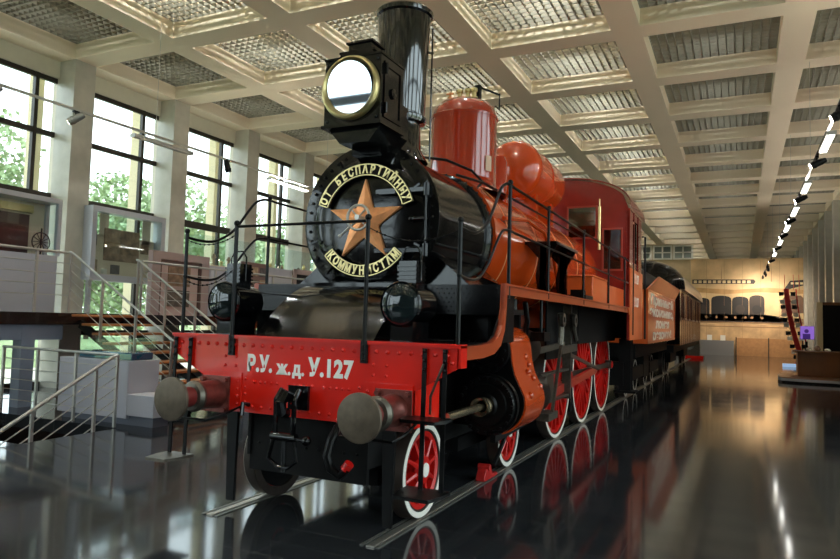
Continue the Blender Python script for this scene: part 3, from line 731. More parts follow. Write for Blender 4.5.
# ---- cylinders
for s in (1, -1):
    cy = MB(); X1, Z1, r1 = s * 1.12, .97, .30; X2, Z2, r2_ = s * 1.05, 1.50, .24; YA = 1.50
    cy.lathe([(1e-4, -.04), (.1, -.04), (.12, -.02), (.2, -.02), (.21, 0), (r1 - .03, 0), (r1 - .02, .05), (r1, .05), (r1, .11), (r1 - .04, .12), (r1 - .04, 1.45), (1e-4, 1.45)], (X1, YA, Z1), (0, 1, 0), 48)
    for k in range(20): a = 2 * pi * k / 20; cy.cyl((X1 + .262 * cos(a), YA + .01, Z1 + .262 * sin(a)), (X1 + .262 * cos(a), YA - .035, Z1 + .262 * sin(a)), .018, n=6)
    cy.lathe([(1e-4, -.03), (.13, -.03), (.14, 0), (r2_, 0), (r2_, .06), (r2_ - .03, .07), (r2_ - .03, 1.3), (1e-4, 1.3)], (X2, 1.64, Z2), (0, 1, 0), 40)
    for k in range(14): a = 2 * pi * k / 14; cy.cyl((X2 + .2 * cos(a), 1.65, Z2 + .2 * sin(a)), (X2 + .2 * cos(a), 1.60, Z2 + .2 * sin(a)), .016, n=6)
    cy.box((min(s * .6, s * .9), 1.9, .7), (max(s * .6, s * .9), 2.9, 1.9))
    CY = cy.build('cylinder', BLACKM, L)
    w1 = [(X1 + s * (r1 + .02) * cos(R(a)), Z1 + (r1 + .02) * sin(R(a))) for a in range(-75, 19, 8)]
    w2 = [(X2 + s * (r2_ - .01) * cos(R(a)), Z2 + (r2_ - .01) * sin(R(a))) for a in range(3, 115, 8)]
    mid = [(s * 1.375, 1.16), (s * 1.325, 1.26), (s * 1.295, 1.38)]
    outer = w1 + mid + w2; inner = [(X1, Z1 - r1 * .8), (X1, Z1), (X2, Z2), (X2 - s * .1, Z2 + .16)]
    cl = MB(); cl.yprism(outer + inner[::-1], 1.76, 2.46); gx = s * 1.1; MB().yprism([(gx + (x - gx) * .955, 1.25 + (z - 1.25) * .965) for x, z in outer + inner[::-1]], 1.735, 1.765).build('cladding_front', BLACKM, CY)
    for z, y in ((1.42, 2.2), (1.34, 2.25), (1.27, 2.15), (1.2, 2.25)): cl.sphere((s * (1.29 + (1.42 - z) * .35), y, z), .03)
    cl.sphere((s * 1.43, 1.95, 1.05), .035); cl.sphere((s * 1.40, 2.4, 1.1), .035)
    cl.build('cylinder_cladding', ORANGE, CY, 30)
    rd = MB(); rd.cyl((X1, .52, Z1), (X1, YA, Z1), .035); rd.lathe([(.09, 0), (.09, .05), (.055, .06), (.055, .12), (.08, .13), (.08, .18)], (X1, YA - .2, Z1), (0, 1, 0), 20)
    rd.build('tail_rod', mat('tail_rod_steel', (176, 160, 132), .25, metal=.9), CY)
    # crosshead, slide bars, rods
    mo = MB(); XX = s * 1.10
    mo.cyl((XX, 2.9, .97), (XX, 3.9, .95), .03); mo.box((XX - .04, 2.97, 1.12), (XX + .04, 4.9, 1.15)); mo.box((XX - .04, 2.97, .76), (XX + .04, 4.9, .79))
    mo.box((XX - .06, 3.55, .79), (XX + .06, 3.95, 1.12)); mo.box((XX - .06, 4.9, .72), (XX + .06, 4.96, 2.05))
    mo.bar((XX + s * .06, 2.98, 1.44), (XX + s * .06, 4.45, 1.50), .05, .07); mo.bar((XX + s * .14, 3.98, 1.48), (XX + s * .14, 3.58, .68), .035, .045); mo.box((min(XX + s * .02, XX + s * .17), 3.3, .60), (max(XX + s * .02, XX + s * .17), 3.75, .69))
    mo.build('crosshead_gear', STEEL, L)
    ro = MB(); XR = s * .97
    ro.bar((s * 1.07, 3.65, .82), (XR + s * .02, 7.33 + .28, .975), .06, .12); ro.build('connecting_rod', mat('rod_red', (170, 46, 30), .3, coat=.2, metal=.2), L)
    cr = MB(); XR = s * .90
    cr.bar((XR, 5.48 + .28, .975), (XR, 9.18 + .28, .975), .05, .09)
    for y in (5.48, 7.33, 9.18): cr.cyl((XR - .05, y + .28, .975), (XR + .07 * s, y + .28, .975), .085)
    cr.build('coupling_rod', STEEL, L)
    vg = MB()
    vg.tube([(s * 1.2, 4.10, 1.92), (s * 1.2, 4.16, 1.7), (s * 1.2, 4.12, 1.5)], .04); vg.tube([(s * 1.2, 4.78, 1.92), (s * 1.2, 4.9, 1.7), (s * 1.2, 5.05, 1.55)], .035)
    vg.lathe([(.04, 0), (.09, 0), (.09, .04), (.04, .04), (.04, 0)], (s * 1.22, 4.08, 1.83), (s, 0, 0), 20); vg.lathe([(.04, 0), (.09, 0), (.09, .04), (.04, .04), (.04, 0)], (s * 1.22, 4.78, 1.83), (s, 0, 0), 20)
    vg.bar((s * 1.16, 4.3, 1.42), (s * 1.16, 5.2, 1.44), .05, .1); vg.bar((s * 1.1, 5.0, 1.35), (s * 1.03, 7.6, 1.0), .03, .05)
    vg.build('valve_gear', STEEL, L)
lub = MB()
for y in (1.6, 1.75, 1.9, 2.0): lub.cyl((1.22, y, 1.90), (1.22, y, 2.02), .035)
lub.box((1.12, 1.5, 1.86), (1.3, 2.1, 1.91)); lub.tube([(1.25, 2.3, 2.0), (1.25, 2.4, 1.8), (1.2, 2.5, 1.65)], .03); lub.cyl((1.33, 2.67, 1.62), (1.33, 2.67, 2.05), .018); lub.box((1.25, 2.55, 1.58), (1.4, 2.8, 1.68))
lub.build('lubricator', BLACKM, L)

# ---- cab
cb = MB()
arch = [(-1.40, 4.12)] + [(1.40 * cos(R(a)) * -1, 4.06 + .66 * sin(R(a)) ** .9) for a in range(12, 169, 6)][::1] + [(1.40, 4.12)]
arch = [(-1.40, 4.05)] + [(-1.40 * cos(R(a)), 4.05 + .64 * sin(R(a)) ** .85) for a in range(9, 172, 6)] + [(1.40, 4.05)]
def holes_wall(y0, y1):
    # front wall in strips around the four windows
    zt = lambda x: 4.05 + .64 * max(0, 1 - (x / 1.4) ** 2) ** .43
    def strip(xa, xb, za, zb=None):
        n_ = max(1, int(abs(xb - xa) / .06)); pts = [(xa, za)] + [(xb, za)]
        if zb is None: pts += [(xb - (xb - xa) * i / n_, zt(xb - (xb - xa) * i / n_)) for i in range(n_ + 1)]
        else: pts += [(xb, zb), (xa, zb)]
        cb.yprism(pts, y0, y1)
    for s in (-1, 1):
        for xa, xb, segs in ((0, .20, [(2.1, None)]), (.20, .80, [(2.1, 3.48), (4.14, None)]), (.80, .90, [(2.1, None)]), (.90, 1.29, [(2.1, 2.84), (3.68, None)]), (1.29, 1.40, [(2.1, None)])):
            for za, zb in segs: strip(*(sorted((s * xa, s * xb))), za, zb)
holes_wall(8.66, 8.70)
for s in (-1, 1):
    cb.box((min(s * 1.38, s * 1.41), 8.66, 1.50), (max(s * 1.38, s * 1.41), 9.15, 4.06)); cb.box((min(s * 1.38, s * 1.41), 9.9, 1.50), (max(s * 1.38, s * 1.41), 10.45, 4.06))
    cb.box((min(s * 1.38, s * 1.41), 9.15, 1.50), (max(s * 1.38, s * 1.41), 9.9, 3.05)); cb.box((min(s * 1.38, s * 1.41), 9.15, 3.9), (max(s * 1.38, s * 1.41), 9.9, 4.06))
    for z in [1.6 + .1 * k for k in range(25)]: cb.rivet((s * 1.355, 8.66, z), (0, -1, 0), .013, 6) if z > 2.2 else None
    for k in range(3): cb.box((min(s * 1.41, s * 1.422), 8.66 + k * .6, 1.5), (max(s * 1.41, s * 1.422), 8.72 + k * .6, 4.06))
for a in range(12, 170, 4): cb.rivet((-1.36 * cos(R(a)), 8.66, 4.03 + .62 * sin(R(a)) ** .85), (0, -1, 0), .014, 6)
CB = cb.build('cab', MAROON, L)
for s in (-1, 1): MB().xprism([(8.50, 2.10), (8.66, 1.98), (8.72, 1.50), (10.5, 1.50), (10.5, 2.9), (8.67, 2.9), (8.67, 2.13), (8.50, 2.13)], min(s * 1.415, s * 1.43), max(s * 1.415, s * 1.43)).build('cab_side_sheet', SIDEOR, CB)
rf = MB(); vs = []
for y in (8.64, 10.75):
    for p in arch: vs.append((p[0] * 1.03, y, p[1] + .02))
    for p in arch: vs.append((p[0] * 1.03, y, p[1] + .05))
n_ = len(arch)
for i in range(n_ - 1): rf.add([vs[i], vs[i + 1], vs[2 * n_ + i + 1], vs[2 * n_ + i], vs[n_ + i], vs[n_ + i + 1], vs[3 * n_ + i + 1], vs[3 * n_ + i]], [(0, 1, 2, 3), (4, 7, 6, 5), (0, 4, 5, 1), (3, 2, 6, 7), (0, 3, 7, 4), (1, 5, 6, 2)])
rf.build('cab_roof', MAROON, CB, 40)
MB().box((-1.3, 10.4, 1.5), (1.3, 10.45, 4.0)).build('rear_curtain', SOOT, CB)
wn = MB(); 
for s in (-1, 1):
    for xa, xb, za, zb in ((.20, .80, 3.48, 4.14), (.90, 1.29, 2.84, 3.68)):
        xa, xb = sorted((s * xa, s * xb)); f = MB()
        for q in ((xa, za, xb, za + .035), (xa, zb - .035, xb, zb), (xa, za + .035, xa + .03, zb - .035), (xb - .03, za + .035, xb, zb - .035)): f.box((q[0], 8.62, q[1]), (q[2], 8.66, q[3]))
        f = f.build('cab_window', mat('window_frame_red', (150, 60, 46), .3, coat=.4), CB)
        f2 = MB().box((xa, 8.68, za), (xb, 8.685, zb)).build('cab_glass', glassmat('cab_glass', (.35, .42, .4), .12) if 'cab_glass' not in MATS else MATS['cab_glass'], CB)
wp = MB(); wp.cyl((.86, 8.55, 3.25), (.86, 8.55, 4.1), .028); wp.cyl((.86, 8.55, 4.1), (.86, 8.55, 4.25), .012); wp.build('whistle_pipe', BRASS, CB)
text_mb('У.127', .26, lambda x, y, z: (1.432 + z, 9.6 + x * 1.0, 2.72 + y), .002, .006).build('cab_number', TEXTW, CB)
text_mb('У.127', .26, lambda x, y, z: (1.432 + z, 9.6 + x * 1.0, 2.25 + y), .002, .006).build('cab_number', TEXTW, CB)
pp = MB(); pp.tube([(1.45, 10.3, 3.7), (1.5, 10.35, 3.7), (1.5, 10.35, 2.6), (1.48, 10.55, 2.4), (1.48, 10.55, 1.5)], .02); pp.tube([(1.46, 8.9, 3.0), (1.46, 8.9, 1.6)], .012); pp.build('cab_grab_rail', BLACKM, CB)
ug = MB()
for y in (10.15, 10.4): ug.box((1.0, y, .4), (1.25, y + .06, 1.5))
ug.box((.9, 10.1, .35), (1.35, 10.5, .4)); ug.box((-1.1, 10.1, .5), (1.1, 10.45, 1.0)); ug.build('cab_steps', SOOT, L)

# ------------------------------------------------------------------ tender
T = thing('tender', 'orange-sided tender with four lines of white writing behind the cab', 'tender', (0, 15, 0))
tb = MB()
for s in (-1, 1):
    a, b = sorted((s * 1.40, s * 1.44)); tb.xprism([(11.3, 1.38), (18.4, 1.38), (18.4, 2.62), (11.3, 2.62)], a, b)
    tb.add([(s * 1.44, 11.3, 2.62), (s * 1.44, 18.4, 2.62), (s * 1.60, 18.5, 2.98), (s * 1.60, 12.3, 2.98), (s * 1.40, 11.3, 2.62), (s * 1.40, 18.4, 2.62), (s * 1.56, 18.5, 2.98), (s * 1.56, 12.3, 2.98)],
           [(0, 1, 2, 3), (4, 7, 6, 5), (0, 3, 7, 4), (1, 5, 6, 2), (3, 2, 6, 7)])
    a, b = sorted((s * 1.44, s * 1.455)); tb.box((a, 11.3, 2.60), (b, 18.4, 2.64)); tb.box((a, 11.3, 1.38), (b, 18.4, 1.44)); tb.box((a, 11.3, 1.38), (b, 11.4, 2.62)); tb.box((a, 18.3, 1.38), (b, 18.4, 2.62))
tb.box((-1.4, 11.3, 1.38), (1.4, 11.36, 2.62)); tb.box((-1.4, 18.34, 1.38), (1.4, 18.4, 2.9))
TB = tb.build('tank_side', SIDEOR, T)
for k, tx in enumerate(('Принимай', 'экономию,', 'ломая', 'разруху!')):
    text_mb(tx, .36, lambda x, y, z: (1.442 + z, 14.8 + x * 3.2, 2.42 - k * .29 + y * .9), .002, .016).build('slogan_line', TEXTW, TB)
cv = MB(); ar = arc(0, 2.5, 1.35, 8, 172, 16); cv.yprism([(x, 2.6 + (z - 2.5) * .75) for x, z in ar], 11.4, 18.3); cv.build('coal_cover', SOOT, T, 50)
uf = MB(); uf.box((-1.2, 11.2, 1.05), (1.2, 18.5, 1.36))
for s in (-1, 1):
    for y0 in (12.0, 15.7): uf.box((s * .95 - .05, y0, .45), (s * .95 + .05, y0 + 2.2, .75))
uf.box((-1.0, 14.3, .4), (1.0, 15.4, 1.1)); uf.build('underframe', SOOT, T)
for s in (1, -1):
    for y in (12.3, 13.9, 16.0, 17.6): wheel(s * .83, y, .42, s, 8, 'tender_wheel', .1, T, WHITE, SOOT)
yj = MB(); yj.bar((1.1, 18.3, 2.0), (1.1, 19.6, 1.3), .04, .04); yj.build('tie_bar', CHROME, T)

# ------------------------------------------------------------------ baggage van
VN = thing('baggage_van', 'brown varnished baggage van with a black rounded roof end behind the tender', 'railway carriage', (0, 26, 0))
VAR = mat('varnished_brown', (122, 74, 44), .25, coat=.5, noise=.15, nscale=1.5)
va = MB(); va.box((-1.48, 20.0, 1.15), (1.48, 33, 3.15)); va.build('body', VAR, VN)
pn = MB()
for k in range(14): pn.box((1.48, 20 + k * .99, 1.15), (1.50, 20.09 + k * .99, 3.1))
pn.box((1.48, 20, 2.05), (1.5, 33, 2.12)); pn.build('moulding', mat('moulding_brown', (150, 104, 66), .3, coat=.4), VN)
for y in (20.9, 23.2, 25.4, 28.2, 30.6): 
    o = MB().box((1.481, y, 2.1), (1.503, y + .62, 2.95)).build('van_window', LENS, VN)
    f = MB(); f.box((1.48, y - .06, 2.04), (1.52, y, 3.0)); f.box((1.48, y + .62, 2.04), (1.52, y + .68, 3.0)); f.build('window_frame', mat('dark_red_frame', (86, 36, 26), .35), o)
rf = MB(); ra = [(-1.6, 3.1)] + [(-1.6 * cos(R(a)), 3.12 + 1.02 * sin(R(a)) ** .8) for a in range(8, 173, 8)] + [(1.6, 3.1)]
rf.yprism(ra, 20.25, 33.2); rf.build('roof', mat('roof_grey', (140, 128, 118), .35, coat=.3), VN, 40)
hd = MB(); n_ = len(ra); vs = []
for k, (y, f) in enumerate(((20.3, 1.02), (20.1, 1.0), (19.9, .93), (19.75, .8))): vs += [(x * f, y, 3.1 + (z - 3.1) * f) for x, z in ra]
hd.add(vs, [(k * n_ + i, k * n_ + i + 1, (k + 1) * n_ + i + 1, (k + 1) * n_ + i) for k in range(3) for i in range(n_ - 1)] + [tuple(3 * n_ + i for i in range(n_))])
hd.box((-1.5, 19.8, 1.2), (1.5, 20.0, 3.12)); hd.build('front_hood', BLACK, VN, 50)
uf = MB(); uf.box((-1.3, 19.8, .9), (1.3, 33.1, 1.15)); uf.box((-1.0, 22, .45), (1.0, 24.5, .9)); uf.box((-1.0, 28.5, .45), (1.0, 31, .9)); uf.build('underframe', SOOT, VN)
for s in (1, -1):
    for y in (21.2, 22.9, 30.0, 31.8): wheel(s * .83, y, .45, s, 8, 'van_wheel', .1, VN, WHITE, SOOT)
bf = MB()
for s in (-1, 1): bf.cyl((s * .9, 33.0, 1.05), (s * .9, 33.5, 1.05), .09); bf.cyl((s * .9, 33.5, 1.05), (s * .9, 33.55, 1.05), .2)
bf.build('buffer', STEEL, VN)
# red wheel chock on the rail by the second leading wheel
for q in (L, T, VN): q.location.z -= .04
ck = MB(); ck.xprism([(2.22, .016), (2.66, .016), (2.64, .05), (2.48, .06), (2.44, .14), (2.28, .14), (2.22, .05)], .76, .86); ck.cyl((.74, 2.35, .15), (.88, 2.35, .15), .035); 
tag(ck.build('wheel_chock', mat('chock_red', (176, 32, 28), .4, noise=.2, nscale=20), bevel=.006), 'red wheel chock clamped on the near rail before the second small wheel', 'wheel chock')
# ------------------------------------------------------------------ raised gallery on the left and its stair
GZ = 1.69
g = MB(); g.box((-10.97, -9, GZ - .22), (-8.05, 44, GZ)); st(g.build('floor_gallery', DARKST))
for i, y in enumerate((2.9, 8.9, 14.9, 20.9, 26.9)):
    st(MB().box((-8.38, y + .1, 0), (-8.14, y + .35, GZ - .22)).build('gallery_pillar', mat('bluish_concrete', (120, 128, 146), .55)))
st(MB().box((-8.4, -9, GZ - .50), (-8.15, 3.8, GZ - .22)).build('gallery_beam', MATS['bluish_concrete']))
# stair
sx = thing('open_staircase', 'open staircase of oak treads rising to the gallery between two steel handrails', 'stairs', (-6.8, 4.6, 0))
for k in range(10):
    x = -8.0 + .29 * k; z = GZ - .165 * (k + 0) - .02
    MB().box((x - .02, 3.86, z - .045), (x + .30, 5.34, z)).build('tread', OAK, sx, bevel=.008)
for y in (4.1, 5.1):
    q = MB(); q.bar((-8.06, y, GZ - .2), (-5.2, y, -.02 + .02), .06, .16); q.build('stringer', SOOT, sx)
def slope_rail(name, y, x0, x1, z0, z1, label, n_p=4):
    t = thing(name, label, 'railing', ((x0 + x1) / 2, y, 0))
    r = MB(); r.tube([(x0 - .06, y, z0 + .01), (x0, y, z0), (x1, y, z1), (x1 + .14, y, z1 - .02)], .022, 10); r.build('handrail_bar', CHROME, t)
    for k in range(1, 6):
        d = .17 * k; MB().tube([(x0, y, z0 - d), (x1, y, z1 - d)], .007, 6).build('infill_bar', CHROME, t)
    for k in range(n_p):
        f = k / (n_p - 1); x = x0 + (x1 - x0) * f; z = z0 + (z1 - z0) * f
        MB().box((x - .015, y - .022, z - 1.13), (x + .015, y + .022, z - .02)).build('baluster_post', CHROME, t)
slope_rail('stair_railing', 3.82, -8.05, -5.4, 2.83, 1.28, 'steel stair railing on the left side of the oak stair')
slope_rail('stair_railing', 5.38, -8.05, -5.6, 2.83, 1.36, 'steel stair railing on the far side of the oak stair, behind the red beam end')
t = thing('gallery_railing', 'level steel railing along the gallery edge at far left', 'railing', (-8.08, 0, GZ))
r = MB(); r.tube([(-8.08, -8, GZ + 1.13), (-8.08, 3.76, GZ + 1.13)], .025, 10); r.build('handrail_bar', CHROME, t)
for k in range(1, 5): MB().tube([(-8.08, -8, GZ + 1.13 - .2 * k), (-8.08, 3.80, GZ + 1.13 - .2 * k)], .009, 6).build('infill_bar', CHROME, t)
for y in (3.15, 1.9, .6, -.7, -2): MB().box((-8.1, y - .02, GZ), (-8.06, y + .02, GZ + 1.12)).build('baluster_post', CHROME, t)
t = thing('gallery_railing', 'steel gallery railing continuing beyond the staircase behind the engine', 'railing', (-8.08, 20, GZ))
r = MB(); r.tube([(-8.08, 5.5, GZ + 1.13), (-8.08, 40, GZ + 1.13)], .025, 8); r.build('handrail_bar', CHROME, t)
for k in range(1, 5): MB().tube([(-8.08, 5.5, GZ + 1.13 - .2 * k), (-8.08, 40, GZ + 1.13 - .2 * k)], .009, 6).build('infill_bar', CHROME, t)
for k in range(16): y = 5.5 + 2.2 * k; MB().box((-8.1, y - .02, GZ), (-8.06, y + .02, GZ + 1.12)).build('baluster_post', CHROME, t)

SY1 = -2.0; SZ1 = 1.05 - .533 * 4.42
# railing round the basement stair opening
t = thing('stairwell_railing', 'steel railing with thin bars round the floor opening at lower left', 'railing', (-6, 2.5, 0))
r = MB(); r.tube([(-7.95, 2.56, 1.10), (-5.2, 2.56, 1.08), (-5.15, 2.5, 1.07), (-5.15, 2.42, 1.05)], .022, 10); r.tube([(-5.15, 2.42, 1.05), (-5.12, SY1, SZ1)], .026, 10); r.build('handrail_bar', CHROME, t)
for k in range(1, 6):
    MB().tube([(-7.95, 2.56, 1.08 - .17 * k), (-5.2, 2.56, 1.08 - .17 * k)], .008, 6).build('infill_bar', CHROME, t)
    MB().tube([(-5.15, 2.5, 1.09 - .17 * k), (-5.12, SY1, SZ1 - .17 * k)], .008, 6).build('infill_bar', CHROME, t)
for x in (-5.2, -6.12, -7.04, -7.92): MB().box((x - .02, 2.54, 0.001), (x + .02, 2.58, 1.08)).build('baluster_post', CHROME, t)
for y in (2.15, 1.2, .2): z = 1.05 + (SZ1 - 1.05) * (2.42 - y) / (2.42 - SY1); MB().box((-5.16, y - .02, z - .95), (-5.12, y + .02, z - .02)).build('baluster_post', CHROME, t)

# pedestal with the blue model case
PW = mat('pedestal_white', (176, 176, 186), .5)
t = thing('display_plinth', 'stepped pale grey plinth behind the stairwell railing', 'plinth', (-5.7, 3.0, 0))
MB().box((-6.75, 2.74, .10), (-5.16, 3.35, .98)).build('tall_block', PW, t, bevel=.01); MB().box((-5.16, 2.74, .15), (-4.60, 3.16, .48)).build('low_block', PW, t, bevel=.01)
MB().box((-6.7, 2.80, 0.001), (-4.66, 3.10, .15)).build('plinth_foot', mat('foot_grey', (92, 96, 108), .5), t)
t = thing('model_case', 'clear case with a long blue model on the grey plinth', 'display case', (-6.0, 3.0, .98))
MB().box((-6.4, 2.82, .985), (-5.2, 3.25, 1.10)).build('blue_model', BLUEG, t, bevel=.02)
MB().box((-6.42, 2.80, .985), (-5.18, 3.28, 1.32)).build('case_cover', CGLASS, t)

# showcases and boards on the gallery
AL = mat('aluminium_frame', (188, 190, 198), .4, metal=.3)
BRN = mat('exhibit_brown', (76, 36, 34), .5, noise=.2)
WARM = mat('case_backing', (226, 206, 180), .7)
PHOTO = [mat('photo_tone_%d' % k, c, .6, noise=.5, nscale=7) for k, c in enumerate(((150, 120, 96), (110, 96, 84), (176, 150, 120), (90, 84, 84)))]
t = thing('showcase', 'glazed showcase with a dark red banner behind the railing at far left', 'showcase', (-10, 2.4, GZ))
f = MB(); f.box((-10.25, -.6, GZ), (-9.75, 4.75, 2.88)); f.build('base_cabinet', GREYP, t)
f = MB(); f.box((-10.25, -.6, 4.0), (-9.75, 4.8, 4.10)); f.box((-10.25, 4.72, 2.88), (-10.15, 4.8, 4.0)); f.box((-9.85, 4.72, 2.88), (-9.75, 4.8, 4.0)); f.box((-9.8, 3.35, 2.9), (-9.76, 3.39, 4.0)); f.build('frame', AL, t)
MB().box((-9.8, -.6, 2.88), (-9.79, 4.72, 4.0)).build('glass_front', CGLASS, t)
MB().box((-10.24, -.6, 2.88), (-10.21, 4.72, 4.0)).build('back_panel', WARM, t)
MB().box((-10.2, -.6, 2.9), (-10.15, 4.35, 3.72)).build('banner', BRN, t)
MB().box((-10.2, -.6, 3.76), (-10.1, 4.4, 3.92)).build('gilt_strip', BRASS, t)
t = thing('spoked_apparatus', 'dark spoked signal wheel instrument standing inside the far left showcase', 'instrument', (-9.95, 4.5, 2.89))
q = MB(); q.cyl((-9.95, 4.5, 2.885), (-9.95, 4.5, 3.45), .015)
for k in range(12): a = R(30 * k); q.cyl((-9.95, 4.5, 3.16), (-9.95, 4.5 + .2 * cos(a), 3.16 + .2 * sin(a)), .008, n=6)
q.tube([(-9.95, 4.5 + .2 * cos(R(a)), 3.16 + .2 * sin(R(a))) for a in range(0, 361, 20)], .012); q.build('wheel', BLACKM, t)

t = thing('photo_showcase', 'large grey-framed glass showcase with old photographs between the first columns', 'showcase', (-10.2, 6.8, GZ))
f = MB()
for q in ((5.75, 2.45, 7.9, 2.6), (5.75, 4.05, 7.9, 4.17), (5.75, 2.6, 5.87, 4.05), (7.78, 2.6, 7.9, 4.05)): f.box((-10.3, q[0], q[1]), (-10.0, q[2], q[3]))
for y in (5.85, 7.8): f.box((-10.2, y - .04, GZ), (-10.1, y + .04, 2.45))
f.build('frame', AL, t); MB().box((-10.02, 5.87, 2.6), (-10.01, 7.78, 4.05)).build('glass_front', CGLASS, t)
bk = MB(); bk.box((-10.28, 5.87, 2.6), (-10.26, 7.78, 3.55)); bk.box((-10.28, 6.15, 3.5), (-10.26, 6.4, 4.05)); bk.box((-10.28, 7.4, 3.4), (-10.26, 7.66, 4.05)); bk.build('back_panel', WARM, t)
for k, (y0, z0, y1, z1) in enumerate(((6.28, 2.95, 7.3, 3.72), (5.92, 3.28, 6.08, 3.6), (5.92, 2.66, 6.12, 2.95), (6.5, 2.64, 6.75, 2.86), (7.36, 3.2, 7.6, 3.45))):
    MB().box((-10.255, y0, z0), (-10.235, y1, z1)).build('photograph', PHOTO[k % 4], t)
for y, z in ((6.2, 2.62), (7.55, 2.62)): 
    MB().box((-10.2, y, z), (-10.12, y + .1, z + .12)).build('card', WHITE, t)

PINK = mat('partition_pinkish', (172, 150, 146), .6)
t = thing('partition_panel', 'pinkish grey partition with a recessed panel of framed pictures beyond the oak stair', 'partition', (-9, 7.5, GZ))
f = MB()
for q in ((6.6, GZ, 6.85, 3.02), (8.2, GZ, 8.45, 3.02), (6.6, 3.02, 8.45, 3.2)): f.box((-9.12, q[0], q[1]), (-8.98, q[2], q[3]))
f.build('frame', PINK, t); MB().box((-9.12, 6.85, GZ), (-9.06, 8.2, 3.02)).build('inset_panel', mat('inset_pink', (196, 168, 160), .6), t)
f = MB(); f.box((-9.06, 6.84, GZ), (-9.0, 6.9, 3.0)); f.box((-9.06, 8.14, GZ), (-9.0, 8.2, 3.0)); f.box((-9.06, 6.84, 2.95), (-9.0, 8.2, 3.01)); f.build('inner_frame', mat('brown_inner', (92, 66, 60), .5), t)
for k, (y0, z0, y1, z1) in enumerate(((7.15, 2.4, 7.85, 2.88), (7.15, 1.9, 7.85, 2.3))):
    o = MB().box((-9.055, y0, z0), (-9.03, y1, z1)).build('picture', PHOTO[k], t)
t = thing('partition_panel', 'plain pale partition board standing right of the pinkish partition', 'partition', (-9, 9, GZ))
MB().box((-9.1, 8.5, GZ), (-9.0, 9.6, 3.0)).build('board', GREYP, t); MB().box((-8.995, 8.8, GZ + .5), (-8.98, 9.3, 2.5)).build('picture', PHOTO[2], t)
t = thing('picture_board', 'brown-bordered board of small pictures seen under the front handrail', 'display board', (-9, 10.2, GZ))
MB().box((-9.05, 9.7, GZ), (-9.0, 10.85, 3.22)).build('board', mat('board_brown', (120, 92, 88), .6), t)
for k in range(3): 
    for j in range(2): MB().box((-8.998, 9.8 + k * .34, 2.5 + j * .35), (-8.985, 10.05 + k * .34, 2.75 + j * .35)).build('picture', PHOTO[(k + j) % 4], t)
t = thing('picture_board', 'white board standing left of the smokebox', 'display board', (-9, 11.5, GZ))
MB().box((-9.05, 10.9, GZ), (-9.0, 12.0, 3.15)).build('board', GREYP, t)
t = thing('picture_board', 'black-centred framed board touching the smokebox outline on its left', 'display board', (-9, 12.8, GZ))
MB().box((-9.05, 12.1, GZ), (-9.0, 13.6, 3.15)).build('board', BLACKM, t)
f = MB(); f.box((-9.0, 12.1, 3.05), (-8.97, 13.6, 3.2)); f.box((-9.0, 12.05, GZ), (-8.97, 12.2, 3.2)); f.build('border', PINK, t)
# things in the next window bays: cases of small models on the gallery
for k, (y, lab) in enumerate(((9.0, 'lit glass case of small brass-coloured pieces beyond the second column'), (12.1, 'glass case of small models beyond the third column'), (15.1, 'glass case of small models left of the smokebox rim'))):
    t = thing('model_showcase', lab, 'showcase', (-10.3, y + 1, GZ), 'model showcases along the windows')
    MB().box((-10.3, y, GZ), (-9.8, y + 2.3, 3.1)).build('base_cabinet', WARM, t); MB().box((-10.28, y + .02, 3.1), (-9.82, y + 2.28, 3.9)).build('glass_cover', CGLASS, t)
    for j in range(7):
        x0 = y + .15 + j * .3; h_ = .15 + .3 * random.random()
        q = MB(); q.lathe([(.08, 0), (.08, .02), (.03, .03), (.04, h_ * .6), (.07, h_ * .7), (.02, h_), (1e-4, h_)], (-10.05, x0, 3.105), (0, 0, 1), 10); q.build('model_piece', PHOTO[j % 4] if j % 3 else BRASS, t)

# low grey case on the main floor beyond the stair
t = thing('low_showcase', 'low grey showcase with a dark rectangle on its front, behind the red beam left end', 'showcase', (-6, 8, 0))
MB().box((-6.9, 8.0, 0.001), (-5.6, 8.6, 2.02)).build('cabinet', GREYP, t); MB().box((-6.62, 7.985, 1.1), (-6.15, 8.0, 1.82)).build('door_panel', mat('panel_line', (116, 120, 134), .5), t)

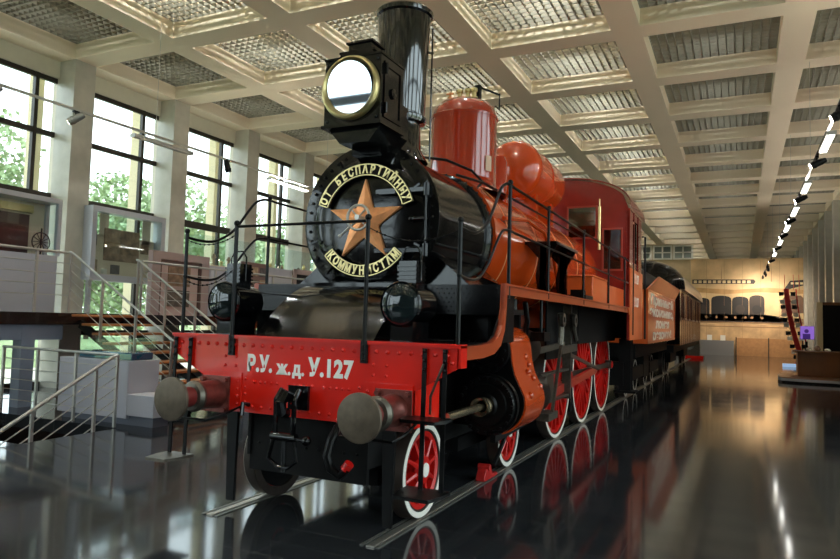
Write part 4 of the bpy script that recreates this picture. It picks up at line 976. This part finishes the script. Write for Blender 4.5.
# ------------------------------------------------------------------ lighting tracks
FILL_W = 14
def track(name, x, z, y0, y1, label):
    t = thing(name, label, 'lighting track', (x, (y0 + y1) / 2, z))
    MB().box((x - .022, y0, z - .02), (x + .022, y1, z + .02)).build('track_bar', BLACKM if x > 0 else CHROME, t)
    for k in range(int((y1 - y0) / 6) + 1): MB().cyl((x, y0 + 1 + k * 6, z + .02), (x, y0 + 1 + k * 6, H - .002), .004, n=6).build('suspension_rod', CHROME, t)
    return t
def spot(x, y, z, yaw, pit, label, grp, on=True, power=60, dark=True):
    t = thing('track_spotlight', label, 'spotlight', (x, y, z), grp)
    d = V((cos(R(yaw)) * cos(R(pit)), sin(R(yaw)) * cos(R(pit)), sin(R(pit)))); c = V((x, y, z - .16))
    q = MB(); q.cyl(c - d * .10, c + d * .12, .062, .068, 20); q.cyl(c - d * .17, c - d * .10, .045, .058, 20); q.lathe([(.07, 0), (.075, .01), (.075, .03), (.068, .04)], c + d * .03, d, 20); q.build('lamp_housing', BLACKM if dark else CHROME, t)
    q = MB(); q.cyl((x, y, z - .022), (x, y, z - .10), .012, n=8); q.box((x - .03, y - .05, z - .05), (x + .03, y + .05, z - .022)); q.build('bracket', BLACKM, t)
    MB().lathe([(1e-4, 0), (.052, 0), (.052, .004), (1e-4, .004)], c + d * .122, d, 16).build('lamp_face', EMITS if on else LENS, t)
    if on and power:
        l = bpy.data.lights.new('spot', 'SPOT'); l.energy = power; l.spot_size = R(75); l.spot_blend = .6; l.shadow_soft_size = .05; l.color = (1, .86, .68)
        o = bpy.data.objects.new('spot', l); COL.objects.link(o); o.location = c + d * .14; o.rotation_euler = d.to_track_quat('-Z', 'Y').to_euler()
    return t
def tubelamp(x, y, z, L_, label, grp, on, ang=0, power=0):
    t = thing('tube_fixture', label, 'lamp fixture', (x, y, z), grp)
    q = MB(); q.box((x - .07, y - L_ / 2, z - .13), (x + .07, y + L_ / 2, z - .09)); q.cyl((x, y - L_ * .3, z - .09), (x, y - L_ * .3, z - .02), .01, n=6); q.cyl((x, y + L_ * .3, z - .09), (x, y + L_ * .3, z - .02), .01, n=6)
    q.box((x - .07, y - L_ / 2, z - .16), (x + .07, y - L_ / 2 + .02, z - .13)); q.box((x - .07, y + L_ / 2 - .02, z - .16), (x + .07, y + L_ / 2, z - .13)); q.build('reflector', CHROME, t)
    MB().box((x - .05, y - L_ / 2 + .03, z - .155), (x + .05, y + L_ / 2 - .03, z - .132)).build('tube', EMIT if on else WHITE, t)
    if on:
        l = bpy.data.lights.new('ceiling_fill', 'AREA'); l.shape = 'RECTANGLE'; l.size = .1; l.size_y = L_; l.energy = FILL_W; l.color = (1, .93, .82)  # upward fill added to brighten the ceiling; the tubes themselves shine down
        o = bpy.data.objects.new('ceiling_fill', l); COL.objects.link(o); o.location = (x, y, z - .08); o.rotation_euler = (pi, 0, 0)
    if on and power:
        l = bpy.data.lights.new('tube', 'AREA'); l.shape = 'RECTANGLE'; l.size = .1; l.size_y = L_; l.energy = power; l.color = (1, .93, .82)
        o = bpy.data.objects.new('tube', l); COL.objects.link(o); o.location = (x, y, z - .165)
TX, TZ = 4.70, 5.15
track('lighting_track', TX, TZ, 4.5, 44.5, 'black suspended lighting track with lamps running down the right of the hall')
gl = 'lamps on the right lighting track'
ty = (8.7, 12.8, 16.2, 19.6, 23.5, 28); sy = (6.9, 10.2, 14.2, 18.0, 21.5, 25.5, 31)
nth = ('nearest', 'second', 'third', 'fourth', 'fifth', 'sixth', 'seventh')
for k, y in enumerate(ty): tubelamp(TX + .02, y, TZ, 1.3 if k < 2 else 1.6, '%s glowing tube fixture on the right lighting track, counted from the camera' % nth[k], 'glowing tube fixtures on the right track', True, power=0)
for k, y in enumerate(sy): spot(TX, y, TZ, 178 + (k % 2) * 8, -24, '%s black spotlight on the right lighting track, counted from the camera' % nth[k], 'black spotlights on the right track', True, 95)
for k, y in enumerate((34, 36, 38.5, 40, 42)): spot(TX + (.05 if k % 2 else -.05), y, TZ, 90, -20, '%s of the bright spotlights at the mural end of the right track' % ('first', 'second', 'third', 'fourth', 'fifth')[k], 'bright spotlights near the mural', True, 170)
track('lighting_track', -7, 5.2, -2.3, 12.5, 'pale suspended lighting track crossing in front of the left windows')
spot(-7, 2.95, 5.2, -150, -30, 'lit silver spotlight hanging from the left track before the first column', 'spotlights on the left track', True, 50, False)
spot(-7, 6.75, 5.2, 80, -70, 'dark spotlight hanging from the left track before the third column', 'spotlights on the left track', False)
spot(-7, 1.5, 5.2, -150, -30, 'silver fixture at the far left edge of the left track', 'spotlights on the left track', False, 0, False)
tubelamp(-7, 4.9, 5.2, 1.5, 'unlit silver tube fixture on the left track', 'tube fixtures on the left track', False)
tubelamp(-7, 9.0, 5.2, 1.6, 'glowing tube fixture on the left track beside the smokebox', 'tube fixtures on the left track', True, power=0)
t = MB().lathe([(1e-4, -.05), (.07, -.05), (.09, -.02), (.09, -.001), (1e-4, -.001)], (-8.2, 2.65, H), (0, 0, 1), 20).build('smoke_detector', BLACKM); tag(t, 'small black detector on the ceiling beam at top left corner', 'detector')

# ------------------------------------------------------------------ far end: mural, vents, plinths
YM = 44.9
st(MB().box((-10.9, YM, 0.0), (.28, YM + .2, H)).build('wall_partition', mat('partition_beige', (196, 172, 134), .6, noise=.2, nscale=1)))
t = thing('mural', 'sepia wall mural of old trains and tracks covering the far wall', 'mural', (2.5, YM, 0))
MB().box((.30, YM - .06, 0.001), (7.45, YM + .2, 6.45)).build('mural_panel', mat('mural_sepia', (216, 182, 134), .55, noise=.3, nscale=.9), t)
TN = [mat('sepia_%d' % k, c, .6, noise=.25, nscale=1.5) for k, c in enumerate(((26, 20, 19), (48, 36, 30), (150, 112, 76), (226, 200, 152), (104, 74, 54)))]
ym = YM - .065
def flat(nm, poly, m_): return MB().yprism(poly, ym - .004, ym + .006).build(nm, m_, t)
flat('painted_ground', [(.35, 2.1), (7.4, 2.1), (7.4, 2.5), (.35, 2.5)], TN[2])
flat('painted_track_bed', [(.35, .9), (7.4, .9), (7.4, 1.95), (3, 2.1), (.35, 1.95)], mat('sepia_bed', (200, 162, 116), .6, noise=.35, nscale=1.4))
for i, (xa, w_, h_) in enumerate(((.5, 1.0, 1.5), (1.6, 1.25, 1.65), (2.88, 1.0, 1.6), (3.92, .9, 1.7))):
    flat('painted_locomotive', [(xa, 2.3)] + [(xa + w_ * (1 - cos(R(a))) / 2, 2.3 + h_ * (.8 + .2 * sin(R(a)) ** .6)) for a in range(0, 181, 20)] + [(xa + w_, 2.3)], TN[0 if i < 3 else 1])
    MB().yprism([(xa + w_ * .5 + .3 * cos(R(a)), 3.05 + .3 * sin(R(a))) for a in range(0, 360, 24)], ym - .01, ym - .005).build('painted_boiler_face', TN[1 if i % 2 == 0 else 0], t)
    for q in (-.3, .3): MB().yprism([(xa + w_ * .5 + q + .09 * cos(R(a)), 2.5 + .09 * sin(R(a))) for a in range(0, 360, 30)], ym - .014, ym - .009).build('painted_buffer', TN[2], t)
flat('painted_wheel_band', [(.4, 2.25), (6.2, 2.25), (6.0, 2.55), (5.0, 2.7), (.5, 2.7)], TN[0])  # dark band of wheels and ground in the mural picture
flat('painted_smoke', [(.4, 4.2), (2.4, 4.05), (4.5, 4.2), (7.3, 4.1), (7.3, 4.35), (5, 4.5), (3, 4.35), (.4, 4.5)], mat('sepia_smoke', (190, 146, 92), .6, noise=.3, nscale=1.5))
flat('painted_hull', [(4.75, 2.3), (5.6, 2.3), (5.5, 2.62), (4.8, 2.7)], TN[1])
o = flat('painted_train', [(.4, 4.75), (4.2, 4.75), (4.3, 4.9), (4.2, 5.05), (.4, 5.05)], TN[1])
for k in range(12): MB().box((.5 + k * .3, ym - .012, 4.8), (.7 + k * .3, ym - .005, 4.98)).build('painted_window', TN[3], t)
flat('painted_train', [(5.9, 4.3), (7.4, 4.75), (7.4, 5.05), (6.3, 4.95)], TN[1])
for k in range(4): MB().box((6.35 + k * .26, ym - .012, 4.72), (6.53 + k * .26, ym - .005, 4.86)).build('painted_window', TN[3], t)
flat('painted_locomotive', [(5.8, 2.85), (7.2, 2.85), (7.2, 3.7), (6.9, 4.0), (6.1, 4.0), (5.8, 3.7)], TN[4])
for x in (2.2, 5.2): flat('painted_mast', [(x, 4.9), (x + .06, 4.9), (x + .03, 6.0)], TN[2])
for k in range(6): MB().box((1.3 + k * 1.1, ym - .008, .1), (1.312 + k * 1.1, ym - .002, 6.3)).build('panel_joint', TN[2], t)
for k in range(2): MB().box((.35, ym - .008, 2.2 - k * .35), (7.4, ym - .002, 2.26 - k * .35)).build('painted_rail', TN[1 + k], t)
t = thing('display_plinth', 'long grey plinth with pale cards against the mural', 'plinth', (1.5, 43.6, 0)); MB().box((-.6, 43.3, 0.001), (3.0, 44.2, .95)).build('block', mat('plinth_grey', (122, 118, 116), .6), t)
for k in range(4): MB().box((-.2 + k * .8, 43.4, .952), (.1 + k * .8, 43.45, 1.3)).build('card', WHITE, t)
t = thing('display_fence', 'low wooden barrier panels under the mural', 'barrier', (5.1, 44, 0)); MB().box((3.1, 44.1, 0.001), (7.0, 44.3, 1.15)).build('board', mat('ply_panel', (178, 128, 80), .6, noise=.15), t); 
for x in (3.1, 5.0, 6.9): MB().box((x, 44.05, 0.001), (x + .06, 44.1, 1.2)).build('post', FRAME, t)
for k in range(3):
    t = thing('vent_window', ('left', 'middle', 'right')[k] + ' white four-pane window above the mural, over the carriage roof', 'window', (-3 + k * 1.25, YM - .1, 6.95), 'white windows over the mural')
    x0 = -3.55 + k * 1.35; f = MB()
    for q in ((x0, 6.45, x0 + 1.3, 6.55), (x0, 7.35, x0 + 1.3, 7.45), (x0, 6.55, x0 + .12, 7.35), (x0 + 1.18, 6.55, x0 + 1.3, 7.35), (x0 + .6, 6.56, x0 + .7, 6.89), (x0 + .6, 6.99, x0 + .7, 7.34), (x0 + .13, 6.9, x0 + 1.17, 6.98)): f.box((q[0], YM - .10, q[1]), (q[2], YM - .002, q[3]))
    f.build('frame', WHITE, t); MB().box((x0 + .05, YM - .03, 6.5), (x0 + 1.25, YM - .02, 7.4)).build('pane', mat('dull_pane', (112, 118, 110), .4), t)
# track machine beside the carriage end
t = thing('motor_trolley', 'small grey machine on a red base at the far end of the carriage', 'trolley', (1.0, 35, 0))
MB().box((.4, 36.2, 0.001), (1.5, 37.4, .16)).build('base', RED, t); q = MB(); q.box((.55, 36.4, .16), (1.3, 37.1, .9)); q.cyl((.7, 36.5, 1.0), (1.3, 36.5, 1.0), .22); q.lathe([(.04, 0), (.34, 0), (.34, .06), (.04, .06), (.04, 0)], (.7, 36.35, .8), (-.3, -1, 0), 20); q.cyl((1.1, 36.7, .6), (1.2, 36.5, 1.45), .05); q.build('machine_body', STEEL, t)

# ------------------------------------------------------------------ right side exhibits
t = thing('ribbon_stand', 'tall leaning red ribbon stand lined with small photo cards near the mural', 'display stand', (6.0, 34.5, 0))
pts = []
for k in range(29):
    f = k / 28; pts.append((6.25 - .75 * f + .55 * f * (1 - f) * -1, 34.5, .12 + 3.75 * f))
def ribbon(off, wid):
    vs = []
    for x, y, z in pts: vs += [(x + off, y, z), (x + off + wid, y, z), (x + off, y + .06, z), (x + off + wid, y + .06, z)]
    fs = []
    for i in range(28):
        a = 4 * i; b = a + 4; fs += [(a, a + 1, b + 1, b), (a + 2, b + 2, b + 3, a + 3), (a, b, b + 2, a + 2), (a + 1, a + 3, b + 3, b + 1)]
    return MB().add(vs, fs)
RR = mat('ribbon_red', (196, 28, 24), .35)
ribbon(-.10, .24).build('red_ribbon', RR, t, 60); ribbon(.42, .06).build('red_ribbon', RR, t, 60)
for sgn, off in ((0, -.34), (1, .18)):
    for k in range(11):
        x, y, z = pts[int(2 + k * 2.4)]
        MB().box((x + off, y - .04, z - .1), (x + off + .22, y - .01, z + .1)).build('photo_card', WHITE if k % 2 else BLACKM, t)
b = MB(); b.box((5.9, 34.3, 0.001), (6.6, 34.9, .12)); b.build('base', RR, t)
for dx in (-.05, .35, .6): MB().cyl((5.5 + dx, 34.53, 3.8), (5.48 + dx, 34.53, 4.6), .012, n=6).build('top_rod', RR, t)
DW = mat('desk_wood', (116, 72, 38), .4, coat=.3, noise=.12, nscale=2)
d = MB(); pl_ = [(4.55, 21.2), (4.62, 20.9), (5.0, 20.7), (7.0, 20.6), (7.0, 24.6), (5.2, 24.6), (4.8, 24.0), (4.6, 22.6)]
d = thing('exhibit_dais', 'low round-cornered dais with a pale lit edge under the wooden desk at right', 'dais', (5.8, 22.5, 0))
MB().zprism(pl_, 0.001, .06).build('recess', SOOT, d); MB().zprism([(5.8 + (x - 5.8) * 1.03, 22.5 + (y - 22.5) * 1.03) for x, y in pl_], .06, .15).build('edge_band', mat('dais_edge', (196, 200, 204), .25, metal=.5), d); MB().zprism(pl_, .15, .17).build('deck', DW, d)
t = thing('wooden_desk', 'brown wooden exhibit desk standing on the dais at right', 'desk', (6, 22.3, .17))
MB().box((5.15, 21.9, .172), (6.9, 22.7, .98)).build('body', DW, t, bevel=.02); MB().box((5.05, 21.8, .98), (7.0, 22.8, 1.04)).build('desk_top', DW, t, bevel=.01)
for k, (x, m_, lab, h_) in enumerate(((5.5, WHITE, 'small white crumpled model on the desk top left part', .12), (5.75, PHOTO[0], 'little brown figure on the desk top middle', .2), (6.05, WHITE, 'pale folded papers on the desk top right part', .1))):
    q = MB(); q.sphere((x, 22.1, 1.045 + h_ / 2), .5, 10, 6, (.18, .2, h_)); q.sphere((x + .05, 22.05, 1.045 + h_ / 3), .4, 8, 5, (.14, .2, h_ * .7)); tag(q.build('desk_object', m_), lab, 'model')
t = thing('dark_cabinet', 'tall dark cabinet with a cream side post at the right edge', 'cabinet', (6.5, 23.6, .17))
MB().box((6.05, 23.4, .172), (7.0, 24.2, 2.78)).build('carcass', SOOT, t); MB().box((5.86, 23.3, .172), (6.04, 23.5, 2.78)).build('side_post', mat('cream_post', (206, 190, 150), .5), t); MB().box((6.04, 23.3, 2.68), (7.0, 23.4, 2.78)).build('top_rail', DW, t)
t = thing('information_screen', 'glowing violet information screen on a slim stand behind the desk', 'screen', (6.1, 30, 0))
MB().box((5.80, 30, 1.35), (6.36, 30.06, 1.95)).build('bezel', BLACKM, t)
MB().box((5.81, 29.985, 1.36), (6.35, 29.999, 1.94)).build('display', mat('screen_violet', (150, 110, 214), .3, emit=.25), t); MB().box((6.0, 30.02, 0.001), (6.1, 30.07, 1.25)).build('stand', BLACKM, t)
q = MB(); q.sphere((6.05, 29.98, 1.72), .09, 10, 6, (1, .08, 1)); q.box((5.9, 29.972, 1.36), (6.2, 29.984, 1.6)); q.build('picture_shape', mat('screen_dark_violet', (70, 44, 120), .3, emit=.2), t)
t = thing('floor_plaque', 'small pale slanted plaque on the floor before the red ribbon stand', 'plaque', (5.8, 32, 0)); MB().box((5.2, 31.7, 0.001), (6.1, 32.1, .14)).build('slab', mat('plaque_blue', (150, 180, 214), .3, emit=.3), t)
